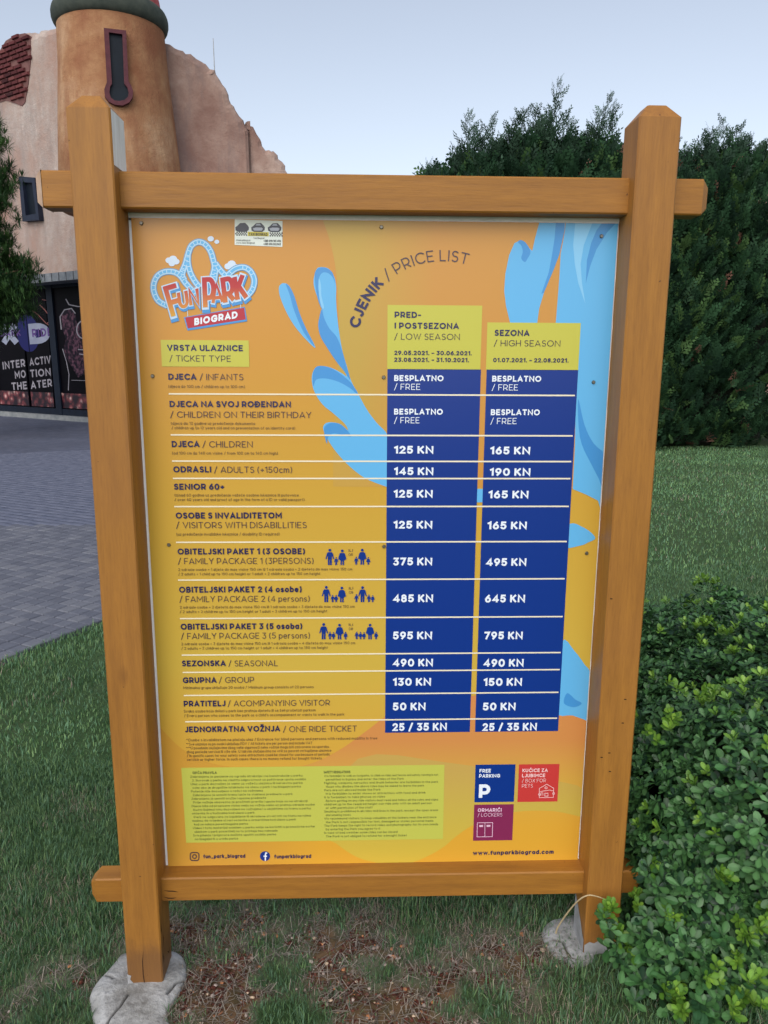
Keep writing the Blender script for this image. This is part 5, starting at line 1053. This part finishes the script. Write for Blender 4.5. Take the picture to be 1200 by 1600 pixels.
def rosettes(P, N_, r, nl, size, bright):
    """returns leaf frames: origin, x-axis, y-axis, z-axis, length, colour"""
    up = N_*.75+np.array([0, 0, .55])+r.normal(0, .3, P.shape); A_, B_, U_ = basis(up); out = []
    for k in range(nl):
        a_ = k*2.4+r.random(len(P))*.6; tier = k/nl; el_ = np.where(bright, .55+.55*tier, .1+.75*tier)+r.normal(0, .12, len(P))
        X_ = (A_*np.cos(a_)[:, None]+B_*np.sin(a_)[:, None])*np.cos(el_)[:, None]+U_*np.sin(el_)[:, None]; Y_ = np.cross(U_, X_); Y_ /= np.linalg.norm(Y_, axis=1)[:, None]; Zv = np.cross(X_, Y_)
        L_ = size*(.5+.8*r.random(len(P)))*(1-.35*tier)*np.where(bright, .8, 1); O_ = P+U_*(tier*.012)[..., None] if np.ndim(tier) else P+U_*tier*.012
        c = r.random(len(P))[:, None]; dk = np.array(rgb(22, 48, 32)[:3]); md = np.array(rgb(72, 114, 62)[:3]); lt = np.array(rgb(80, 120, 72)[:3]); y1 = np.array(rgb(72, 112, 38)[:3]); y2 = np.array(rgb(122, 156, 56)[:3])
        col = dk+(md-dk)*c; col = np.where((r.random(len(P)) < .16)[:, None], lt*(.7+.4*c), col); col = np.where(bright[:, None], y1+(y2-y1)*c*.8*(.5+tier), col); out.append((O_, X_, Y_, Zv, L_, col))
    return [np.concatenate([o_[i] for o_ in out]) for i in range(6)]
def leaf_mesh(fr):
    O_, X_, Y_, Z_, L_, c = fr; J = O_[:, None]+L_[:, None, None]*(LEAF[None, :, 0:1]*X_[:, None]+LEAF[None, :, 1:2]*Y_[:, None]*1.0+LEAF[None, :, 2:3]*Z_[:, None])
    n = len(O_); sh = np.array([.8, 1, 1.05, 1.05, 1.05, 1.05, 1.05, 1, 1.35, 1.3]); T_ = c[:, None]*sh[None, :, None]; return J.reshape(-1, 3), (np.arange(n)[:, None, None]*10+LTRI[None]).reshape(-1, 3), T_.reshape(-1, 3)
shrub = thing('evergreen_shrub', 'dense glossy green shrub with lime new shoots hugging the right post of the sign', 'shrub', (1.3, .4, .05))
M_leaf = attr_mat('glossy_leaf', .42, .4, .12)
def shb(n, seed, inset, nl, size, pb):
    P, N_, r = shrub_pts(n, seed, inset); spot = vnoise(P[:, 0]*7+3, P[:, 1]*7+P[:, 2]*6, 51); bright = (r.random(n) < pb*np.clip((spot-.35)*4, .1, 2)*(1+5.0*(P[:, 2] > .6))) & (N_[:, 2] > -.2); P = P+N_*np.where(bright, .022, 0)[:, None]; return rosettes(P, N_, r, nl, size, bright), bright
fr1, _ = shb(14000, 61, .0, 8, .03, .055); fr2, _ = shb(9000, 62, -.03, 7, .032, .0); fr3, _ = shb(4000, 63, -.07, 6, .038, .0)
# sprigs reaching in front of the post foot, and bright shoots at the lower right as photographed
sp = []; spb = []
for px, py, yy, b_ in ((945, 1440, -.06, 0), (962, 1425, -.05, 1), (950, 1478, -.07, 0), (975, 1500, -.1, 0), (1000, 1520, -.12, 0), (985, 1450, -.06, 0), (1005, 1400, -.03, 1), (1012, 1432, -.07, 0), (1030, 1400, -.06, 0), (995, 1475, -.1, 0), (975, 1470, -.08, 1), (1060, 1430, -.1, 1), (955, 1462, -.07, 1), (1068, 1560, -.2, 1), (1050, 1545, -.18, 1), (1080, 1575, -.2, 1), (1110, 1520, -.2, 1), (1150, 1500, -.2, 1), (1165, 1560, -.22, 1), (1150, 1585, -.24, 1), (1180, 1540, -.22, 1), (1185, 1440, -.18, 1), (1165, 1470, -.18, 1), (1125, 1370, -.15, 1), (1190, 1425, -.18, 1), (1120, 1535, -.2, 0), (1140, 1180, .1, 1), (1155, 1120, .1, 1), (1060, 1080, .2, 1), (1095, 1090, .2, 1), (1045, 1120, .18, 1), (1035, 1150, .12, 1), (1190, 1200, 0, 1), (1050, 1385, -.1, 0), (1020, 1360, -.02, 0), (1035, 1345, 0, 1), (1140, 1250, 0, 1), (1010, 1480, -.12, 0), (1022, 1505, -.14, 0), (1035, 1530, -.16, 0), (1048, 1498, -.14, 0), (1062, 1478, -.13, 0), (1078, 1515, -.16, 0), (1092, 1545, -.19, 0), (1040, 1455, -.1, 0), (1012, 1455, -.1, 0), (1082, 1470, -.13, 0), (1105, 1500, -.17, 0), (1120, 1570, -.21, 0), (1060, 1545, -.18, 0), (1100, 1585, -.22, 0), (1025, 1480, -.12, 0), (1128, 1470, -.16, 0), (1150, 1530, -.2, 0), (1000, 1545, -.15, 0), (1045, 1570, -.18, 0)):
    sp.append(ony(px, py, yy)); spb.append(bool(b_))
sp = np.array(sp); spb = np.array(spb); r = np.random.default_rng(71); n0 = len(sp)
ex = np.repeat(sp, 3, 0)+r.normal(0, .014, (n0*3, 3)); eb = np.repeat(spb, 3); fr4 = rosettes(ex, np.tile([[-.1, -.75, .6]], (len(ex), 1))+r.normal(0, .2, (len(ex), 3)), r, 9, .034, eb)
# wall of dark interior leaves stays above ground; pick the 300 leaves nearest to the camera as single parts
allf = [np.concatenate([fr1[i], fr4[i]]) for i in range(6)]
ctr = allf[0]+allf[1]*allf[4][:, None]*.5; d_ = (ctr-CPOS); zz_ = d_@CF; pxx = 600+FPX*(d_@CR)/zz_; pyy = 800-FPX*(d_@CU)/zz_
post_clear = ~((ctr[:, 0] < .60) & (ctr[:, 1] > -.02)); allf = [a[post_clear] for a in allf]; zz_, pxx, pyy = zz_[post_clear], pxx[post_clear], pyy[post_clear]
size_ = np.where((pxx > 930) & (pxx < 1195) & (pyy < 1595) & (pyy > 900), allf[4]/zz_*(1+.6*(allf[5][:, 0] > .12)), 0); order = np.argsort(-size_); pick = order[:300]; mask = np.ones(len(zz_), bool); mask[pick] = False
mats = {}
def leaf_color_mesh(kind):
    if kind not in mats:
        c = np.array({0: rgb(44, 80, 48), 1: rgb(62, 104, 58), 2: rgb(82, 122, 74), 3: rgb(76, 118, 44), 4: rgb(106, 144, 56)}[kind][:3]); sh = np.array([.8, 1, 1.05, 1.05, 1.05, 1.05, 1.05, 1, 1.35, 1.3])[:, None]
        mats[kind] = mesh('leaf', LEAF, LEAFF, M_leaf, c[None]*sh)
    return mats[kind]
for i in pick:
    c = allf[5][i]; kind = (4 if c[0] > .13 else 3) if c[0] > .085 else (2 if c[1] > .14 else (1 if c[1] > .05 else 0))
    o = link('leaf', leaf_color_mesh(kind), shrub); L_ = allf[4][i]; X_, Y_, Z_ = allf[1][i], allf[2][i], allf[3][i]; O_ = allf[0][i]-np.array(shrub.location)
    o.matrix_local = Matrix(((X_[0]*L_, Y_[0]*L_, Z_[0]*L_, O_[0]), (X_[1]*L_, Y_[1]*L_, Z_[1]*L_, O_[1]), (X_[2]*L_, Y_[2]*L_, Z_[2]*L_, O_[2]), (0, 0, 0, 1)))
rest_ = [np.concatenate([a[mask], b, c]) for a, b, c in zip(allf, fr2, fr3)]; V, F, T_ = leaf_mesh(rest_); part('foliage', V, F, M_leaf, shrub, shrub, tint=T_, kind='stuff')
# stems, then an added dark core with inner shade in its colour
mb = MB(); rr_ = random.Random(5)
for k in range(70):
    bx, by = SC[0]+rr_.uniform(-.95, .95), SC[1]+rr_.uniform(-.38, .38); mb.tube([(bx, by, 0), (bx+rr_.uniform(-.08, .08), by+rr_.uniform(-.06, .06), .25), (bx+rr_.uniform(-.1, .1), by+rr_.uniform(-.06, .06), .46)], [.011, .008, .004], 5)
part('stem', mb.v, mb.f, noisy('shrub_bark', rgb(62, 50, 40), rgb(84, 70, 56), 20, .9), shrub, shrub, kind='stuff')
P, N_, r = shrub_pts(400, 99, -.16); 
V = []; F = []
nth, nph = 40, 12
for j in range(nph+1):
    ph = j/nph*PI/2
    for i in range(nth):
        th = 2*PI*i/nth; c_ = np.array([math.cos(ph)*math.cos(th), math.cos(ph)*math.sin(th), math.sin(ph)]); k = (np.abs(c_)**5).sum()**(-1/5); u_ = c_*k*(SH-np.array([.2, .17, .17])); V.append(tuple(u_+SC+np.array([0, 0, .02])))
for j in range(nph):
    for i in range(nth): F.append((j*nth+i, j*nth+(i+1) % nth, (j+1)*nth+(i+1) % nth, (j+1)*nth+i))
part('dark_core', V, F, noisy('shrub_interior', rgb(24, 30, 22), rgb(44, 46, 34), 60, 1.0, .01), shrub, shrub)

# ================================================================== CYPRESS ROW
M_cyp = attr_mat('cypress_spray', .7, .25, .1); M_bark = noisy('cypress_bark', rgb(84, 66, 54), rgb(112, 92, 76), 14, .95)
def spray_template(seed, n=13, L=1.0, w=.085, plume=False):
    r = random.Random(seed); V = []; F = []
    def leafl(o_, d, l, wd):
        d = np.array(d)/np.linalg.norm(d); s_ = np.cross(d, (0, 0, 1)); s_ /= np.linalg.norm(s_)+1e-9; b = len(V); o_ = np.array(o_); V.extend([o_, o_+d*l*.45+s_*wd/2, o_+d*l, o_+d*l*.45-s_*wd/2]); F.append((b, b+1, b+2, b+3))
    for k in range(n):
        t = .06+.9*k/(n-1); sd_ = 1 if k % 2 else -1; l = L*(.42*(1-t*.7))*(.8+.4*r.random()); sp_ = 1.0 if not plume else .6; d = (1, sd_*(.75+.4*r.random())*sp_, r.uniform(-.35, .35)); o_ = (t*L, 0, -.12*t*t*L*(0 if plume else 1)); leafl(o_, d, l, w*L*1.2); 
        if l > .2*L: q_ = np.array(o_)+np.array(d)/np.linalg.norm(d)*l*.5; leafl(q_, (1, sd_*.1, r.uniform(-.3, .3)), l*.55, w*L); leafl(q_, (.5, sd_*1.4, r.uniform(-.3, .3)), l*.5, w*L)
    leafl((0, 0, 0), (1, 0, 0), L*1.05, w*.6*L); return np.array(V), np.array(F)
TPL = [spray_template(s) for s in range(5)]; TPP = [spray_template(20+s, 11, 1.0, .05, True) for s in range(3)]
def place_sprays(O_, D_, S_, C_, tpl, r):
    Vs, Fs, Ts = [], [], []; off = 0; which = r.integers(0, len(tpl), len(O_))
    for k, (tv, tf) in enumerate(tpl):
        m = which == k; n = m.sum()
        if not n: continue
        D = D_[m]/np.linalg.norm(D_[m], axis=1)[:, None]; rl = r.random((n, 1))*2*PI; A_, B_, _ = basis(D); Y_ = A_*np.cos(rl)+B_*np.sin(rl); Z_ = np.cross(D, Y_)
        J = O_[m][:, None]+S_[m][:, None, None]*(tv[None, :, 0:1]*D[:, None]+tv[None, :, 1:2]*Y_[:, None]+tv[None, :, 2:3]*Z_[:, None]); Vs.append(J.reshape(-1, 3)); Fs.append((np.arange(n)[:, None, None]*len(tv)+tf[None]).reshape(-1, tf.shape[1])+off); off += n*len(tv)
        g_ = C_[m][:, None]*(.85+.3*(tv[None, :, 0:1])); Ts.append(np.broadcast_to(g_, J.shape).reshape(-1, 3))
    return np.concatenate(Vs), np.concatenate(Fs), np.concatenate(Ts)
HA, HB = onz(1020, 701)[:2], onz(1200, 696)[:2]; hd = (HB-HA)/np.linalg.norm(HB-HA); hn = np.array([hd[1], -hd[0]])
def cypress(cx, cy, H_, R_, leaders, label, seed, n=2300):
    r = np.random.default_rng(seed); t = thing('cypress_tree', label, 'tree', (cx, cy, 0), 'clipped cypresses in the row behind the lawn')
    part('trunk', *(lambda m: (m.v, m.f))(MB().tube([(cx, cy, 0), (cx+.03, cy, H_*.5), (cx, cy, H_*.92)], [.09, .055, .015], 7)), M_bark, t, t)
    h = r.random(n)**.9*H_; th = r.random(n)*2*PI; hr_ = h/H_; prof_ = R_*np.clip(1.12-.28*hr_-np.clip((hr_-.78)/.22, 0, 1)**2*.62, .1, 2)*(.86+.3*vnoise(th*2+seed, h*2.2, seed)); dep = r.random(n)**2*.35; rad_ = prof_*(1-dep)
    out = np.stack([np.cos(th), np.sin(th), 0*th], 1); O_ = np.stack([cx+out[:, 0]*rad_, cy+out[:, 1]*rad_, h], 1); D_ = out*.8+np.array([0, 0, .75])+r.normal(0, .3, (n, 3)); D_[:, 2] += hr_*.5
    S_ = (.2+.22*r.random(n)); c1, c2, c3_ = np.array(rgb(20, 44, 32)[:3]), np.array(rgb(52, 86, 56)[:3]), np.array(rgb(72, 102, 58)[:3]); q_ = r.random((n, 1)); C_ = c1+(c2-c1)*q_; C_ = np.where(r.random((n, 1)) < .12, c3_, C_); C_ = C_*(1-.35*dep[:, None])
    C_ = np.where(r.random((n, 1)) < .012, np.array(rgb(132, 98, 84)[:3]), C_)
    V1, F1, T1 = place_sprays(O_, D_, S_, C_, TPL, r); O2, D2, S2 = [], [], []
    for _ in range(6):
        a_ = r.random()*2*PI; q_ = r.random()**.5*R_*.75; leaders = leaders+[(cx+math.cos(a_)*q_, cy+math.sin(a_)*q_, H_*(.93+.1*r.random()), .75)]
    for lx, ly, lz, lw in leaders:
        base = np.array([cx+(lx-cx)*.7, cy+(ly-cy)*.7, H_*.86]); tip = np.array([lx, ly, lz]); m = int(9+20*np.linalg.norm(tip-base))
        for k in range(m):
            f_ = (k+r.random())/m; p_ = base+(tip-base)*f_; a_ = r.random()*2*PI; O2.append(p_); D2.append(np.array([math.cos(a_)*.75, math.sin(a_)*.75, 1.0])); S2.append((.44*(1-f_)+.16)*lw*(.7+.5*r.random()))
        O2.append(tip-(tip-base)/np.linalg.norm(tip-base)*.12); D2.append(tip-base); S2.append(.2)
    O2 = np.array(O2); D2 = np.array(D2); S2 = np.array(S2); V2, F2, T2 = place_sprays(O2, D2, S2, np.tile(np.array([rgb(54, 78, 62)[:3]]), (len(O2), 1))*(.7+.5*r.random((len(O2), 1))), TPP, r)
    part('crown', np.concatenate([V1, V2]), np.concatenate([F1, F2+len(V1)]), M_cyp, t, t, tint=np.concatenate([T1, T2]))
    # added core, dark like inner shade, blocks the view through the crown
    pr_ = [(R_*.62, .1), (R_*.66, H_*.4), (R_*.55, H_*.7), (R_*.3, H_*.84), (.02, H_*.88)]; V, F = lathe(pr_, 14, (cx, cy)); part('dark_crown_core', V, F, M_inner, t, t)
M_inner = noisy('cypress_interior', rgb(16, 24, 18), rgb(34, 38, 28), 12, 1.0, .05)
def hz(px, py, s_=0):  # point above the row line
    P = onplane(px, py, np.array([HA[0], HA[1], 0]), np.array([hn[0], hn[1], 0])); return P
tops = [  # photo x of stem, top of dense crown, leader tips, wording
 (705, 296, [(672, 258), (690, 255)], 'shortest cypress, thin tips just clearing the top rail left of the row'),
 (765, 272, [(738, 172), (748, 196), (774, 180), (762, 215), (724, 230)], 'cypress with two bare feathery spikes at the left of the row'),
 (830, 244, [(812, 182), (826, 170), (846, 164), (800, 205), (858, 186)], 'cypress with a cluster of short feathery tips left of the tallest'),
 (888, 244, [(881, 122), (870, 176), (895, 180), (908, 205)], 'tallest cypress whose single feathery spike stands above the row'),
 (945, 250, [(964, 144), (940, 186), (952, 164), (926, 208)], 'cypress with a leaning feathery tip just left of the right post top'),
 (1010, 262, [(1000, 232), (1022, 240)], 'cypress hidden behind the top of the right post'),
 (1075, 276, [(1067, 218), (1086, 232), (1056, 250)], 'cypress with a short pointed tip just right of the right post'),
 (1140, 262, [(1126, 200), (1143, 186), (1110, 214), (1164, 198), (1176, 214)], 'cypress with a fan of pale tips near the right edge'),
 (1205, 262, [(1186, 212), (1200, 225)], 'cypress at the right edge of the view, in front of the pink house'),
 (1275, 255, [(1270, 220)], 'cypress beyond the right edge of the view, end of the row')][:-1]
for k, (px, py, ld, lab) in enumerate(tops):
    P = hz(px, py); sp_ = 68*np.linalg.norm(P-CPOS)/FPX
    cypress(P[0]-hn[0]*.45, P[1]-hn[1]*.45, P[2]*1.03, max(.5, sp_*.95), [tuple(hz(*q_)-np.array([hn[0]*.2, hn[1]*.2, 0]))+(1.0,) for q_ in ld], lab, 100+k)
# low growth closing the foot of the row
# ================================================================== PINE AT THE LEFT EDGE
PT = onz(-70, 686)
pine = thing('pine_tree', 'soft green pine on the plaza leaning in at the left edge before the castle', 'tree', tuple(PT))
mb = MB(); mb.tube([tuple(PT), (PT[0]-.05, PT[1], 2.4), (PT[0]+.03, PT[1], 4.6), (PT[0]+.05, PT[1], 5.6)], [.13, .1, .05, .015], 8)
r = np.random.default_rng(81); tufts = []; DPn = np.linalg.norm(PT-CPOS)
lobes = [(-12, 200, 14), (-22, 225, 24), (-12, 250, 18), (-8, 285, 20), (-2, 312, 18), (-12, 345, 18), (-8, 375, 20), (-20, 300, 40), (-30, 360, 40), (0, 410, 30), (28, 432, 24), (42, 420, 18), (20, 462, 26), (38, 470, 18), (-15, 450, 40), (0, 495, 26), (-30, 500, 40), (-60, 250, 40), (-80, 330, 60), (-90, 430, 70), (-120, 380, 60), (-140, 480, 70), (-70, 520, 50), (-60, 200, 30), (-65, 160, 22)]
for lx, ly, lr in lobes:
    c_ = ony(lx, ly, PT[1]+r.uniform(-.3, .3)); rw = lr*DPn/FPX; mb.tube([(PT[0], PT[1], max(.8, c_[2]-.45)), tuple((c_+np.array([PT[0], PT[1], c_[2]-.3]))/2), tuple(c_)], [.03, .02, .008], 5)
    n = int(60*(lr/24)**1.6); q_ = np.clip(r.normal(0, .5, (n, 3)), -.85, .85); tufts.append(c_+q_*rw)
part('trunk', mb.v, mb.f, M_bark, pine, pine)
TU = np.concatenate(tufts); nt_ = len(TU); nn_ = 26; Dd = r.normal(0, 1, (nt_, nn_, 3))+np.array([0, 0, .5]); Dd /= np.linalg.norm(Dd, axis=2)[..., None]; Ln = .12+.08*r.random((nt_, nn_, 1)); Sd = np.cross(Dd, np.array([0, 0, 1.])); Sd /= np.linalg.norm(Sd, axis=2)[..., None]+1e-9
O_ = TU[:, None]; J = np.stack([O_+0*Dd, O_+Dd*Ln*.5+Sd*.007, O_+Dd*Ln, O_+Dd*Ln*.5-Sd*.007], 2).reshape(-1, 3); Nn = nt_*nn_
cc_ = np.array(rgb(30, 58, 38)[:3])+(np.array(rgb(74, 108, 54)[:3])-np.array(rgb(30, 58, 38)[:3]))*r.random((nt_, 1)); part('crown', J, np.arange(Nn*4).reshape(-1, 4), M_cyp, pine, pine, tint=np.repeat(cc_, nn_*4, 0))
